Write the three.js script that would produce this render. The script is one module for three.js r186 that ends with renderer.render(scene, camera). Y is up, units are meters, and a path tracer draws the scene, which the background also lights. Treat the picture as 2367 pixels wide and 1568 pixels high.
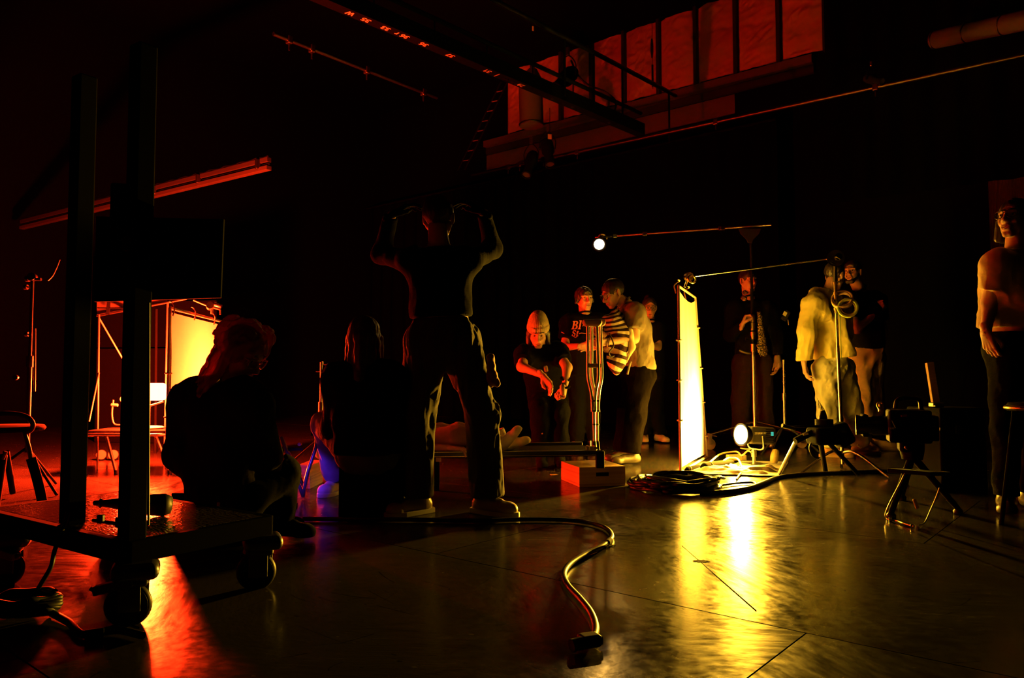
import * as THREE from 'three';
import { mergeGeometries, toCreasedNormals } from 'three/addons/utils/BufferGeometryUtils.js';
import { RoundedBoxGeometry } from 'three/addons/geometries/RoundedBoxGeometry.js';
import { TextGeometry } from 'three/addons/geometries/TextGeometry.js';
import { FontLoader } from 'three/addons/loaders/FontLoader.js';
import { ImprovedNoise } from 'three/addons/math/ImprovedNoise.js';
import { RectAreaLightUniformsLib } from 'three/addons/lights/RectAreaLightUniformsLib.js';

// ---------------------------------------------------------------- camera, sky, lights, exposure
const PW = 2367, PH = 1568, FOCAL = 1750, HORIZON = 870, EYE = 0.73;
const V = (x = 0, y = 0, z = 0) => new THREE.Vector3(x, y, z);
const scene = new THREE.Scene();
scene.background = new THREE.Color(0, 0, 0);
const TILT = Math.atan((HORIZON - PH / 2) / FOCAL);
const camera = new THREE.PerspectiveCamera((2 * Math.atan(PH / 2 / FOCAL) * 180) / Math.PI, PW / PH, 0.05, 80);
camera.position.set(0, EYE, 0);
camera.rotation.x = TILT;
const renderer = new THREE.WebGLRenderer({ antialias: true });
renderer.toneMapping = THREE.LinearToneMapping;
renderer.toneMappingExposure = 1.0;
renderer.shadowMap.enabled = true;
RectAreaLightUniformsLib.init();

const RED = new THREE.Color(1, 0.026, 0.003), DEEPRED = new THREE.Color(1, 0.006, 0.0006), AMBER = new THREE.Color(1, 0.5, 0.028), BLUE = new THREE.Color(0.16, 0.03, 1);
const RED_POWER = 230, AMBER_POWER = 14000, BLUE_POWER = 0.55, FAR_POWER = 3, UP_POWER = 36, LOW_POWER = 42;
// where a pixel of the photograph's frame lies at a depth, or on the floor
function at(px, py, z) {
  const x = (px - PW / 2) / FOCAL, y = -(py - PH / 2) / FOCAL, c = Math.cos(TILT), s = Math.sin(TILT);
  const dy = y * c + s, dz = y * s - c, k = z / -dz;
  return V(x * k, EYE + dy * k, -z);
}
function fl(px, py, h = 0) {
  const x = (px - PW / 2) / FOCAL, y = -(py - PH / 2) / FOCAL, c = Math.cos(TILT), s = Math.sin(TILT);
  const dy = y * c + s, dz = y * s - c, k = (h - EYE) / dy;
  return V(x * k, h, dz * k);
}
const redAt = at(338, 906, 5.9), amberAt = at(1712, 1005, 6.2), farAt = at(1385, 565, 8.0);
const redLight = new THREE.PointLight(RED, RED_POWER); redLight.position.copy(redAt); redLight.shadow.radius = 5; redLight.castShadow = true; redLight.name = 'red_lamp_glow'; scene.add(redLight);
const amberDir = V(-0.93, 0.06, 0.36).normalize();
const amberLight = new THREE.RectAreaLight(AMBER, AMBER_POWER, 0.125, 0.125); amberLight.position.copy(amberAt).addScaledVector(amberDir, 0.012); amberLight.name = 'amber_lamp_glow'; scene.add(amberLight);
amberLight.lookAt(amberLight.position.clone().add(amberDir));
const farDir = V(-0.12, -0.22, 1).normalize();
const farLight = new THREE.SpotLight(new THREE.Color(1, 0.5, 0.08), FAR_POWER, 0, 0.6, 0.6); farLight.position.copy(farAt).addScaledVector(farDir, 0.02); farLight.target.position.copy(farAt).addScaledVector(farDir, 3); farLight.castShadow = true; farLight.name = 'spot_glow'; scene.add(farLight, farLight.target);

const upAt = at(598, 1012, 6.3), upAim = V(3.2, 5.2, -10.2).sub(upAt).normalize();
const upLight = new THREE.SpotLight(DEEPRED, UP_POWER, 0, 0.62, 0.9); upLight.position.copy(upAt).addScaledVector(upAim, 0.03); upLight.target.position.copy(upAt).addScaledVector(upAim, 4); upLight.shadow.radius = 3; upLight.castShadow = true; upLight.name = 'red_uplight_glow'; scene.add(upLight, upLight.target);

const lowAt = at(604, 1066, 5.6), lowAim = V(0.95, 0.02, 0.3).normalize();
const lowLight = new THREE.SpotLight(RED, LOW_POWER, 0, 1.1, 0.7); lowLight.position.copy(lowAt).addScaledVector(lowAim, 0.03); lowLight.target.position.copy(lowAt).addScaledVector(lowAim, 4); lowLight.shadow.radius = 2.5; lowLight.castShadow = true; lowLight.name = 'red_floor_lamp_glow'; scene.add(lowLight, lowLight.target);

// ---------------------------------------------------------------- helpers
let seed = 7;
const rnd = () => { seed = (seed * 1664525 + 1013904223) >>> 0; return seed / 4294967296; };
const rr = (a, b) => a + (b - a) * rnd();
const noise = new ImprovedNoise();
const N3 = (x, y, z) => noise.noise(x + 31.7, y + 11.3, z + 57.1);
const used = new Map();
function numbered(name) { const n = used.get(name) ?? 0; used.set(name, n + 1); return n ? name + '_' + String(n).padStart(3, '0') : name; }
function tag(o, label, category, group) { o.userData.label = label; o.userData.category = category; if (group) o.userData.group = group; return o; }
function thing(name, label, category, p, group) { const o = new THREE.Group(); o.name = numbered(name); if (p) o.position.copy(p); scene.add(o); return tag(o, label, category, group); }
function copyOf(src, label, p, turn = 0, group) { const o = src.clone(); o.name = numbered(src.name.replace(/_\d{3}$/, '')); o.userData = { ...src.userData, label }; if (group) o.userData.group = group; if (p) o.position.copy(p); o.rotation.y = turn; scene.add(o); return o; }
function flat(gs) {
  return gs.map((g) => {
    let q = g.index ? g.toNonIndexed() : g.clone();
    for (const k of Object.keys(q.attributes)) if (!['position', 'normal', 'uv'].includes(k)) q.deleteAttribute(k);
    if (!q.attributes.normal) q.computeVertexNormals();
    if (!q.attributes.uv) { const n = q.attributes.position.count, a = new Float32Array(n * 2), p = q.attributes.position; for (let i = 0; i < n; i++) { a[i * 2] = p.getX(i) + p.getZ(i) * 0.7; a[i * 2 + 1] = p.getY(i); } q.setAttribute('uv', new THREE.BufferAttribute(a, 2)); }
    q.groups = [];
    return q;
  });
}
// one named mesh from world-space geometries, under a parent that stands where its group stands
function part(name, gs, m, parent = scene, label) {
  gs = [].concat(gs);
  const g = gs.length === 1 && gs[0].index ? gs[0] : mergeGeometries(flat(gs));
  const o = new THREE.Mesh(g, m);
  o.castShadow = o.receiveShadow = true;
  o.name = parent === scene ? numbered(name) : name;
  if (parent !== scene) { const n = parent.children.filter((c) => c.name.replace(/_\d{3}$/, '') === name).length; if (n) o.name = name + '_' + String(n).padStart(3, '0'); }
  if (label) o.userData.label = label;
  parent.add(o);
  return o;
}
const mv = (g, x, y, z) => g.translate(x, y, z);
function boxAt(c, w, h, d, r = 0.006, ry = 0, rx = 0, rz = 0) {
  const g = r > 0 ? new RoundedBoxGeometry(w, h, d, 2, Math.min(r, w / 2.01, h / 2.01, d / 2.01)) : new THREE.BoxGeometry(w, h, d);
  if (rx || ry || rz) g.applyMatrix4(new THREE.Matrix4().makeRotationFromEuler(new THREE.Euler(rx, ry, rz, 'YXZ')));
  return g.translate(c.x, c.y, c.z);
}
const UPV = V(0, 1, 0);
function rod(a, b, r0, r1 = r0, seg = 12, open = false) {
  const d = b.clone().sub(a), L = d.length(), g = new THREE.CylinderGeometry(r1, r0, L, seg, 1, open);
  g.applyQuaternion(new THREE.Quaternion().setFromUnitVectors(UPV, d.normalize()));
  return g.translate((a.x + b.x) / 2, (a.y + b.y) / 2, (a.z + b.z) / 2);
}
function bar(a, b, w, h, r = 0.003) {   // a straight rectangular bar, w across and h high
  const d = b.clone().sub(a), L = d.length(), g = new RoundedBoxGeometry(w, h, L, 2, Math.min(r, w / 2.1, h / 2.1));
  const m = new THREE.Matrix4().lookAt(b, a, Math.abs(d.y) > 0.95 * L ? V(0, 0, 1) : UPV);
  g.applyMatrix4(m);
  return g.translate((a.x + b.x) / 2, (a.y + b.y) / 2, (a.z + b.z) / 2);
}
function tube(pts, r, seg, rad = 8, closed = false) { return new THREE.TubeGeometry(new THREE.CatmullRomCurve3(pts, closed, 'centripetal'), seg ?? pts.length * 8, r, rad, closed); }
function disc(c, n, r, h, seg = 24) { const d = n.clone().normalize().multiplyScalar(h / 2); return rod(c.clone().sub(d), c.clone().add(d), r, r, seg); }
function lathe(prof, c, n = UPV, seg = 24) { const g = new THREE.LatheGeometry(prof.map(([r, y]) => new THREE.Vector2(r, y)), seg); g.applyQuaternion(new THREE.Quaternion().setFromUnitVectors(UPV, n.clone().normalize())); return g.translate(c.x, c.y, c.z); }
function ball(c, r, sx = 1, sy = 1, sz = 1, seg = 16) { return new THREE.SphereGeometry(r, seg, Math.max(8, seg * 0.7 | 0)).scale(sx, sy, sz).translate(c.x, c.y, c.z); }
function ring(c, n, R, r, seg = 32, rad = 8, arc = Math.PI * 2) { const g = new THREE.TorusGeometry(R, r, rad, seg, arc); g.applyQuaternion(new THREE.Quaternion().setFromUnitVectors(V(0, 0, 1), n.clone().normalize())); return g.translate(c.x, c.y, c.z); }
const local = (gs, o) => [].concat(gs).map((g) => g.translate(-o.position.x, -o.position.y, -o.position.z));
function put(t, name, gs, m, label) { return part(name, local(gs, t), m, t, label); }   // world-space geometries onto a thing
function sub(p, t, name, gs, m, label) { return part(name, local(gs, t), m, p, label); } // onto a part of a thing

// ---------------------------------------------------------------- materials
function canvasTex(w, h, draw, srgb = true) {
  const c = document.createElement('canvas'); c.width = w; c.height = h; draw(c.getContext('2d'), w, h);
  const t = new THREE.CanvasTexture(c); t.wrapS = t.wrapT = THREE.RepeatWrapping; if (srgb) t.colorSpace = THREE.SRGBColorSpace; return t;
}
function dataTex(n, f, srgb) {
  const d = new Uint8Array(n * n * 4);
  for (let y = 0; y < n; y++) for (let x = 0; x < n; x++) { const v = f(x / n, y / n), i = (y * n + x) * 4; for (let c = 0; c < 3; c++) d[i + c] = Math.max(0, Math.min(255, Math.round(255 * (v.length ? v[c] : v)))); d[i + 3] = 255; }
  const t = new THREE.DataTexture(d, n, n); t.magFilter = THREE.LinearFilter; t.minFilter = THREE.LinearFilter; t.wrapS = t.wrapT = THREE.RepeatWrapping; if (srgb) t.colorSpace = THREE.SRGBColorSpace; t.needsUpdate = true; return t;
}
// tiling noise: the unit square wrapped on a torus in 3 + 3 dimensions
const tn = (u, v, f, s = 0) => { const a = u * 2 * Math.PI, b = v * 2 * Math.PI, R = f / (2 * Math.PI); return N3(Math.cos(a) * R + s, Math.sin(a) * R + Math.cos(b) * R * 1.37, Math.sin(b) * R - s) ; };
const fbm = (u, v, f, s = 0) => tn(u, v, f, s) * 0.55 + tn(u, v, f * 2.1, s + 9) * 0.28 + tn(u, v, f * 4.3, s + 17) * 0.17;
const weave = dataTex(256, (u, v) => 0.5 + 0.16 * Math.sin(u * 2 * Math.PI * 42) * Math.sin(v * 2 * Math.PI * 42) + 0.5 * fbm(u, v, 24)); weave.repeat.set(6, 6);
const grit = dataTex(256, (u, v) => 0.5 + 0.9 * fbm(u, v, 60));
const lin = (r, g, b) => new THREE.Color().setRGB(r, g, b);
function M(c, rough = 0.8, o = {}) { return new THREE.MeshPhysicalMaterial({ color: Array.isArray(c) ? lin(...c) : new THREE.Color(c), roughness: rough, ...o }); }
const cloth = (c, rough = 0.92, o = {}) => M(c, rough, { bumpMap: weave, bumpScale: 0.0012, specularIntensity: 0.25, ...o });
const metal = (c, rough = 0.3, o = {}) => M(c, rough, { metalness: 1, ...o });
const T = {
  blackPaint: M([0.004, 0.004, 0.004], 0.85, { specularIntensity: 0.2 }), blackMatte: M([0.003, 0.003, 0.003], 0.95, { specularIntensity: 0.1 }), blackGloss: M([0.006, 0.006, 0.006], 0.28), blackRubber: M([0.004, 0.004, 0.004], 0.5, { specularIntensity: 0.5 }), drape: cloth([0.0015, 0.0015, 0.0015], 1, { specularIntensity: 0.02 }),
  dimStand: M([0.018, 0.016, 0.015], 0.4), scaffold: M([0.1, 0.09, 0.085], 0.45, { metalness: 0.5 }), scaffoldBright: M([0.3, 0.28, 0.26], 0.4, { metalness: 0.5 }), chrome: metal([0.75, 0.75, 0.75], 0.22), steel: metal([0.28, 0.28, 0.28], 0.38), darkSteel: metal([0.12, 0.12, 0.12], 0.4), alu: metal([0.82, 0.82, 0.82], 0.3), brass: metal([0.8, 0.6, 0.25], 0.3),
  skin: M([0.55, 0.33, 0.24], 0.5, { specularIntensity: 0.5 }), skinDark: M([0.3, 0.17, 0.11], 0.5), hairDark: M([0.018, 0.012, 0.009], 0.55), hairBrown: M([0.06, 0.032, 0.018], 0.5),
  white: M([0.8, 0.8, 0.78], 0.6), paper: M([0.75, 0.74, 0.7], 0.9), pale: cloth([0.6, 0.58, 0.54]),
  eye: M([0.03, 0.02, 0.015], 0.15), eyeWhite: M([0.6, 0.58, 0.55], 0.3), lens: M([0.9, 0.9, 0.9], 0.05, { transmission: 1, thickness: 0, ior: 1.5 }),
};
// ---------------------------------------------------------------- bodies: distance fields joined with a smooth minimum, meshed with surface nets
const cap = (a, b, ra, rb = ra, o = {}) => {
  const d = b.clone().sub(a), L2 = Math.max(d.lengthSq(), 1e-9), R = Math.max(ra, rb), n = d.clone().normalize(), f = o.fw, q = o.squash ?? 1;
  const lo = a.clone().min(b).subScalar(R), hi = a.clone().max(b).addScalar(R);
  return { lo, hi, f(x, y, z) {
    let X = x - a.x, Y = y - a.y, Z = z - a.z;
    if (f) { const k = (X * f.x + Y * f.y + Z * f.z) * (1 / q - 1); X += f.x * k; Y += f.y * k; Z += f.z * k; }
    const t = Math.max(0, Math.min(1, (X * d.x + Y * d.y + Z * d.z) / L2)), ex = X - d.x * t, ey = Y - d.y * t, ez = Z - d.z * t;
    let v = Math.sqrt(ex * ex + ey * ey + ez * ez) - (ra + (rb - ra) * t);
    if (f && v > 0) v *= q * 0.9;
    if (o.flat) v = Math.max(v, (x - b.x) * n.x + (y - b.y) * n.y + (z - b.z) * n.z);
    if (o.flatA) v = Math.max(v, -((x - a.x) * n.x + (y - a.y) * n.y + (z - a.z) * n.z));
    return v;
  } };
};
const ell = (c, rx, ry, rz, q) => {
  const R = Math.max(rx, ry, rz), lo = c.clone().subScalar(R), hi = c.clone().addScalar(R), p = V(), qi = q?.clone().invert();
  return { lo, hi, f(x, y, z) {
    p.set(x - c.x, y - c.y, z - c.z); if (qi) p.applyQuaternion(qi);
    const a = p.x / rx, b = p.y / ry, d = p.z / rz, k0 = Math.sqrt(a * a + b * b + d * d), k1 = Math.sqrt((a / rx) ** 2 + (b / ry) ** 2 + (d / rz) ** 2);
    return k1 < 1e-9 ? -Math.min(rx, ry, rz) : (k0 * (k0 - 1)) / k1;
  } };
};
function nets(prims, { cell = 0.012, k = 0.012, post, margin } = {}) {
  const m = margin ?? Math.max(4 * k, 3 * cell) + 0.01, lo = V(1e9, 1e9, 1e9), hi = V(-1e9, -1e9, -1e9);
  for (const p of prims) { lo.min(p.lo); hi.max(p.hi); }
  lo.subScalar(m); hi.addScalar(m);
  const nx = Math.ceil((hi.x - lo.x) / cell) + 1, ny = Math.ceil((hi.y - lo.y) / cell) + 1, nz = Math.ceil((hi.z - lo.z) / cell) + 1, n = nx * ny * nz, S = new Float32Array(n);
  for (const p of prims) {
    const x0 = Math.max(0, Math.floor((p.lo.x - m - lo.x) / cell)), x1 = Math.min(nx - 1, Math.ceil((p.hi.x + m - lo.x) / cell));
    const y0 = Math.max(0, Math.floor((p.lo.y - m - lo.y) / cell)), y1 = Math.min(ny - 1, Math.ceil((p.hi.y + m - lo.y) / cell));
    const z0 = Math.max(0, Math.floor((p.lo.z - m - lo.z) / cell)), z1 = Math.min(nz - 1, Math.ceil((p.hi.z + m - lo.z) / cell));
    for (let z = z0; z <= z1; z++) for (let y = y0; y <= y1; y++) for (let x = x0, i = x0 + nx * (y + ny * z); x <= x1; x++, i++) {
      const d = p.f(lo.x + x * cell, lo.y + y * cell, lo.z + z * cell);
      if (d < m) S[i] += Math.exp(Math.min(60, -d / k));
    }
  }
  for (let z = 0, i = 0; z < nz; z++) for (let y = 0; y < ny; y++) for (let x = 0; x < nx; x++, i++) {
    let d = S[i] > 0 ? -k * Math.log(S[i]) : m;
    if (post && d < m) d = post(lo.x + x * cell, lo.y + y * cell, lo.z + z * cell, d);
    S[i] = x === 0 || y === 0 || z === 0 || x === nx - 1 || y === ny - 1 || z === nz - 1 ? Math.max(d, cell * 0.5) : d;
  }
  const id = new Int32Array(n).fill(-1), pos = [], idx = [], st = [1, nx, nx * ny];
  for (let z = 0; z < nz - 1; z++) for (let y = 0; y < ny - 1; y++) for (let x = 0; x < nx - 1; x++) {
    const i = x + nx * (y + ny * z);
    let px = 0, py = 0, pz = 0, c = 0;
    for (let e = 0; e < 12; e++) {
      const ax = e >> 2, u = e & 1, w = (e >> 1) & 1, a1 = (ax + 1) % 3, a2 = (ax + 2) % 3, j = i + u * st[a1] + w * st[a2], j2 = j + st[ax], s0 = S[j], s1 = S[j2];
      if (s0 < 0 === s1 < 0) continue;
      const t = s0 / (s0 - s1), q = [0, 0, 0]; q[ax] = t; q[a1] = u; q[a2] = w; px += q[0]; py += q[1]; pz += q[2]; c++;
    }
    if (c) { id[i] = pos.length / 3; pos.push(lo.x + (x + px / c) * cell, lo.y + (y + py / c) * cell, lo.z + (z + pz / c) * cell); }
  }
  for (let z = 1; z < nz - 1; z++) for (let y = 1; y < ny - 1; y++) for (let x = 1; x < nx - 1; x++) {
    const i = x + nx * (y + ny * z);
    for (let ax = 0; ax < 3; ax++) {
      const a = S[i] < 0, b = S[i + st[ax]] < 0;
      if (a === b) continue;
      const u = st[(ax + 1) % 3], w = st[(ax + 2) % 3], q = [id[i], id[i - u], id[i - u - w], id[i - w]];
      if (q.some((v) => v < 0)) continue;
      if (a) idx.push(q[0], q[1], q[2], q[0], q[2], q[3]); else idx.push(q[0], q[2], q[1], q[0], q[3], q[2]);
    }
  }
  const g = new THREE.BufferGeometry();
  g.setAttribute('position', new THREE.Float32BufferAttribute(pos, 3)); g.setIndex(idx); g.computeVertexNormals();
  const uv = new Float32Array((pos.length / 3) * 2);
  for (let v = 0; v < pos.length / 3; v++) { uv[v * 2] = pos[v * 3] + 0.7 * pos[v * 3 + 2]; uv[v * 2 + 1] = pos[v * 3 + 1]; }
  g.setAttribute('uv', new THREE.BufferAttribute(uv, 2));
  return g;
}
const smax = (a, b, k) => { const h = Math.max(k - Math.abs(a - b), 0) / k; return Math.max(a, b) + h * h * k * 0.25; };

// a head about its centre: +z the face, +y up, 23 cm from chin to crown
function headGeometry(o = {}) {
  const w = o.wide ?? 1, jaw = o.jaw ?? 1, nose = o.nose ?? 1;
  const P = [ell(V(0, 0.034, -0.014), 0.074 * w, 0.08, 0.094), ell(V(0, -0.03, 0.022), 0.059 * w, 0.078, 0.064), cap(V(-0.012, -0.098, 0.062), V(0.012, -0.098, 0.062), 0.016 * jaw)];
  for (const s of [-1, 1]) {
    P.push(cap(V(s * 0.052 * w, -0.04, -0.002), V(s * 0.014, -0.094, 0.056), 0.02, 0.016), cap(V(s * 0.042 * w, -0.012, 0.052), V(s * 0.034, -0.03, 0.064), 0.02, 0.018));
    P.push(cap(V(s * 0.012, 0.026, 0.083), V(s * 0.045, 0.026, 0.066), 0.011, 0.01), ell(V(s * 0.0795 * w, -0.002, -0.012), 0.008, 0.032, 0.019, new THREE.Quaternion().setFromEuler(new THREE.Euler(-0.15, s * 0.35, 0))));
    P.push(ell(V(s * 0.0115, -0.034, 0.098), 0.009, 0.008, 0.011));
  }
  P.push(cap(V(0, 0.016, 0.086), V(0, -0.028, 0.108 + 0.004 * nose), 0.0075, 0.0105 * nose));
  P.push(cap(V(-0.017, -0.061, 0.083), V(0.017, -0.061, 0.083), 0.0075), cap(V(-0.013, -0.0735, 0.082), V(0.013, -0.0735, 0.082), 0.0085), cap(V(0, -0.05, 0.085), V(0, -0.04, 0.088), 0.006));
  return nets(P, { cell: 0.004, k: 0.0055, post(x, y, z, d) {
    for (const s of [-1, 1]) { const q = Math.hypot(x - s * 0.031, (y - 0.007) * 1.25, z - 0.1) - 0.019; d = smax(d, -q, 0.012); const e = Math.hypot(x - s * 0.031, y - 0.006, z - 0.0735) - 0.0125; d = Math.min(d, e); }
    const l = Math.hypot(Math.max(0, Math.abs(x) - 0.02), (y + 0.067) * 1, Math.max(0, 0.088 - z)) - 0.0018; if (z > 0.07) d = smax(d, -l, 0.004);
    return d;
  } });
}
const HEAD = headGeometry(), HEAD_F = headGeometry({ wide: 0.96, jaw: 0.85, nose: 0.9 });
// a hand from the wrist: fingers along +y, palm towards +z, thumb on +x
function handGeometry(curl, thumb = 0.3, spread = 1) {
  const P = [], F = [[0.028, 0.088, 0.042, 0.026, 0.021, 0.0092], [0.0095, 0.093, 0.046, 0.029, 0.022, 0.0094], [-0.0095, 0.09, 0.042, 0.027, 0.022, 0.009], [-0.0275, 0.081, 0.034, 0.02, 0.019, 0.008]];
  F.forEach(([x, y, l1, l2, l3, r], i) => {
    P.push(cap(V(x * 0.55, 0.005, 0), V(x, y, 0), 0.0165, 0.0125));
    let p = V(x, y, 0), a = 0; const side = x * 2.2 * spread;
    [[l1, curl[0]], [l2, curl[1]], [l3, curl[2]]].forEach(([l, c], s) => { a += c * (1 + 0.08 * i); const q = p.clone().add(V(Math.sin(side) * l * Math.cos(a), Math.cos(side) * Math.cos(a) * l, Math.sin(a) * l)); P.push(cap(p, q, r * (1 - s * 0.1), r * (0.92 - s * 0.1))); p = q; });
  });
  const t1 = V(0.04, 0.05, 0.012 + 0.02 * thumb), t2 = V(0.055 - 0.022 * thumb, 0.078, 0.016 + 0.035 * thumb), t3 = V(0.056 - 0.05 * thumb, 0.1, 0.018 + 0.038 * thumb);
  P.push(cap(V(0.014, 0.018, 0.004), t1, 0.0165, 0.0125), cap(t1, t2, 0.0118, 0.0105), cap(t2, t3, 0.0105, 0.008), cap(V(0, -0.03, 0), V(0, 0.02, 0), 0.026, 0.025, { fw: V(0, 0, 1), squash: 0.72 }));
  return nets(P, { cell: 0.0036, k: 0.0028 });
}
const HANDS = { relaxed: handGeometry([0.35, 0.45, 0.3], 0.35), grip: handGeometry([1.0, 1.15, 0.7], 1.0, 0.4), fist: handGeometry([1.45, 1.6, 0.9], 1.25, 0.2), flat: handGeometry([0.12, 0.15, 0.1], 0.05) };
function mirrored(g) { const m = g.clone().scale(-1, 1, 1), i = Array.from(m.index.array); for (let k = 0; k < i.length; k += 3) [i[k], i[k + 1]] = [i[k + 1], i[k]]; m.setIndex(i); m.computeVertexNormals(); return m; }
// a shoe along +z with its sole on y = 0 and the ankle over the origin
const shoeUpper = (boot) => nets([cap(V(0, 0.045, -0.05), V(0, 0.036, 0.15), 0.042, 0.032, { fw: V(0, 1, 0), squash: 0.95 }), cap(V(0, 0.05, -0.01), V(0, 0.055, 0.07), 0.04, 0.032), cap(V(0, 0.06, -0.03), V(0, boot ? 0.19 : 0.105, -0.025), 0.044, 0.043, { flat: 1 }), cap(V(-0.012, 0.034, 0.13), V(0.012, 0.034, 0.13), 0.036)], { cell: 0.006, k: 0.008, post: (x, y, z, d) => smax(d, 0.016 - y, 0.004) });
const SHOE = shoeUpper(false), BOOT = shoeUpper(true);
const SOLE = (() => { const s = new THREE.Shape(); s.moveTo(-0.034, -0.09); s.quadraticCurveTo(0, -0.115, 0.034, -0.09); s.quadraticCurveTo(0.046, 0, 0.052, 0.1); s.quadraticCurveTo(0.04, 0.19, 0, 0.192); s.quadraticCurveTo(-0.04, 0.19, -0.052, 0.1); s.quadraticCurveTo(-0.046, 0, -0.034, -0.09); const g = new THREE.ExtrudeGeometry(s, { depth: 0.018, bevelEnabled: true, bevelSize: 0.004, bevelThickness: 0.004, bevelSegments: 2, curveSegments: 10 }); g.rotateX(Math.PI / 2).scale(1, 1, 1).translate(0, 0.022, 0); return g; })();

// hair about the head's centre
function hairGeometry(kind) {
  const P = [], wild = kind === 'curly' ? 0.014 : kind === 'messy' ? 0.009 : 0.004, big = kind === 'curly' ? 0.022 : kind === 'messy' ? 0.011 : kind === 'bun' ? 0.005 : 0.008;
  P.push(ell(V(0, 0.036, -0.017), 0.075 + big, 0.081 + big, 0.095 + big));
  const sides = (y, r, back) => { for (const s of [-1, 1]) for (let i = 0; i < 5; i++) { const a = 0.15 + i * 0.36; P.push(cap(V(s * Math.cos(a) * 0.075, 0.0, 0.01 - Math.sin(a) * 0.095), V(s * (Math.cos(a) * 0.09), y, 0.015 - Math.sin(a) * (0.1 + back)), r, r * 0.7)); } P.push(cap(V(0, 0, -0.1), V(0, y, -0.11 - back), 0.035, 0.03)); };
  if (kind === 'long') sides(-0.21, 0.024, 0.0);
  if (kind === 'messy') sides(-0.03, 0.017, -0.01);
  if (kind === 'bun') P.push(ell(V(0, 0.1, -0.09), 0.045, 0.045, 0.045));
  if (kind === 'bob') sides(-0.1, 0.024, 0);
  if (kind === 'curly') { for (let i = 0; i < 26; i++) { const a = i * 2.4, h = -0.02 + 0.13 * ((i * 0.37) % 1); P.push(ell(V(Math.cos(a) * 0.085, h, -0.03 + Math.sin(a) * 0.09), 0.03, 0.03, 0.03)); } sides(-0.24, 0.026, -0.02); }
  const open = { short: 0.05, crop: 0.05, bun: 0.062, messy: 0.052 }[kind] ?? 0.04;
  return nets(P, { cell: 0.005, k: 0.006, post(x, y, z, d) {
    d += wild * N3(x * 42, y * 22, z * 42) + 0.0025 * N3(x * 160, y * 30, z * 160);
    const face = Math.hypot(x / 0.066, (y + 0.055) / (0.066 + open), (z - 0.098) / 0.075) - 1; d = smax(d, -face * 0.06, 0.008);
    if (kind === 'short' || kind === 'crop' || kind === 'bun') { const low = -(y + 0.045 + Math.max(0, -z - 0.03) * 0.35); d = smax(d, low, 0.008); const earc = 0.03 - Math.hypot(y + 0.005, z + 0.0); if (Math.abs(x) > 0.06) d = smax(d, earc, 0.006); }
    return d;
  } });
}
const HAIR = {}; const hairOf = (k) => (HAIR[k] ??= hairGeometry(k));
const beardGeometry = () => nets([cap(V(-0.058, -0.03, 0.012), V(-0.02, -0.1, 0.062), 0.017), cap(V(0.058, -0.03, 0.012), V(0.02, -0.1, 0.062), 0.017), cap(V(-0.022, -0.1, 0.066), V(0.022, -0.1, 0.066), 0.02), cap(V(-0.024, -0.05, 0.084), V(0.024, -0.05, 0.084), 0.006)], { cell: 0.005, k: 0.006, post: (x, y, z, d) => d + 0.004 * N3(x * 150, y * 60, z * 150) });
function glassesGeometry(dark) {
  const gs = [];
  for (const s of [-1, 1]) { gs.push(tube([V(s * 0.011, 0.02, 0.105), V(s * 0.034, 0.024, 0.103), V(s * 0.057, 0.019, 0.095), V(s * 0.057, -0.006, 0.095), V(s * 0.036, -0.018, 0.102), V(s * 0.013, -0.01, 0.106)], 0.0024, 36, 6, true)); gs.push(rod(V(s * 0.058, 0.015, 0.094), V(s * 0.08, 0.012, 0.0), 0.002, 0.002, 6)); }
  gs.push(rod(V(-0.011, 0.012, 0.107), V(0.011, 0.012, 0.107), 0.002, 0.002, 6));
  return mergeGeometries(flat(gs));
}
const GLASSES = glassesGeometry();
const LENSES = [-1, 1].map((s) => new THREE.CircleGeometry(0.02, 18).scale(1.1, 0.95, 1).rotateY(s * 0.18).translate(s * 0.034, 0.003, 0.101));
const EYES = (flat([-1, 1].map((s) => new THREE.SphereGeometry(0.0066, 10, 8).translate(s * 0.0312, 0.0055, 0.0812))));
const BROWS = (flat([-1, 1].map((s) => tube([V(s * 0.014, 0.028, 0.094), V(s * 0.032, 0.034, 0.0885), V(s * 0.05, 0.029, 0.074)], 0.0034, 10, 6))));
const LIPS = mergeGeometries(flat([tube([V(-0.021, -0.066, 0.085), V(-0.007, -0.0605, 0.0915), V(0, -0.062, 0.092), V(0.007, -0.0605, 0.0915), V(0.021, -0.066, 0.085)], 0.0032, 14, 6), tube([V(-0.018, -0.069, 0.086), V(0, -0.075, 0.0915), V(0.018, -0.069, 0.086)], 0.004, 12, 6)]));
const lipMat = M([0.36, 0.16, 0.13], 0.4);

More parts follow.
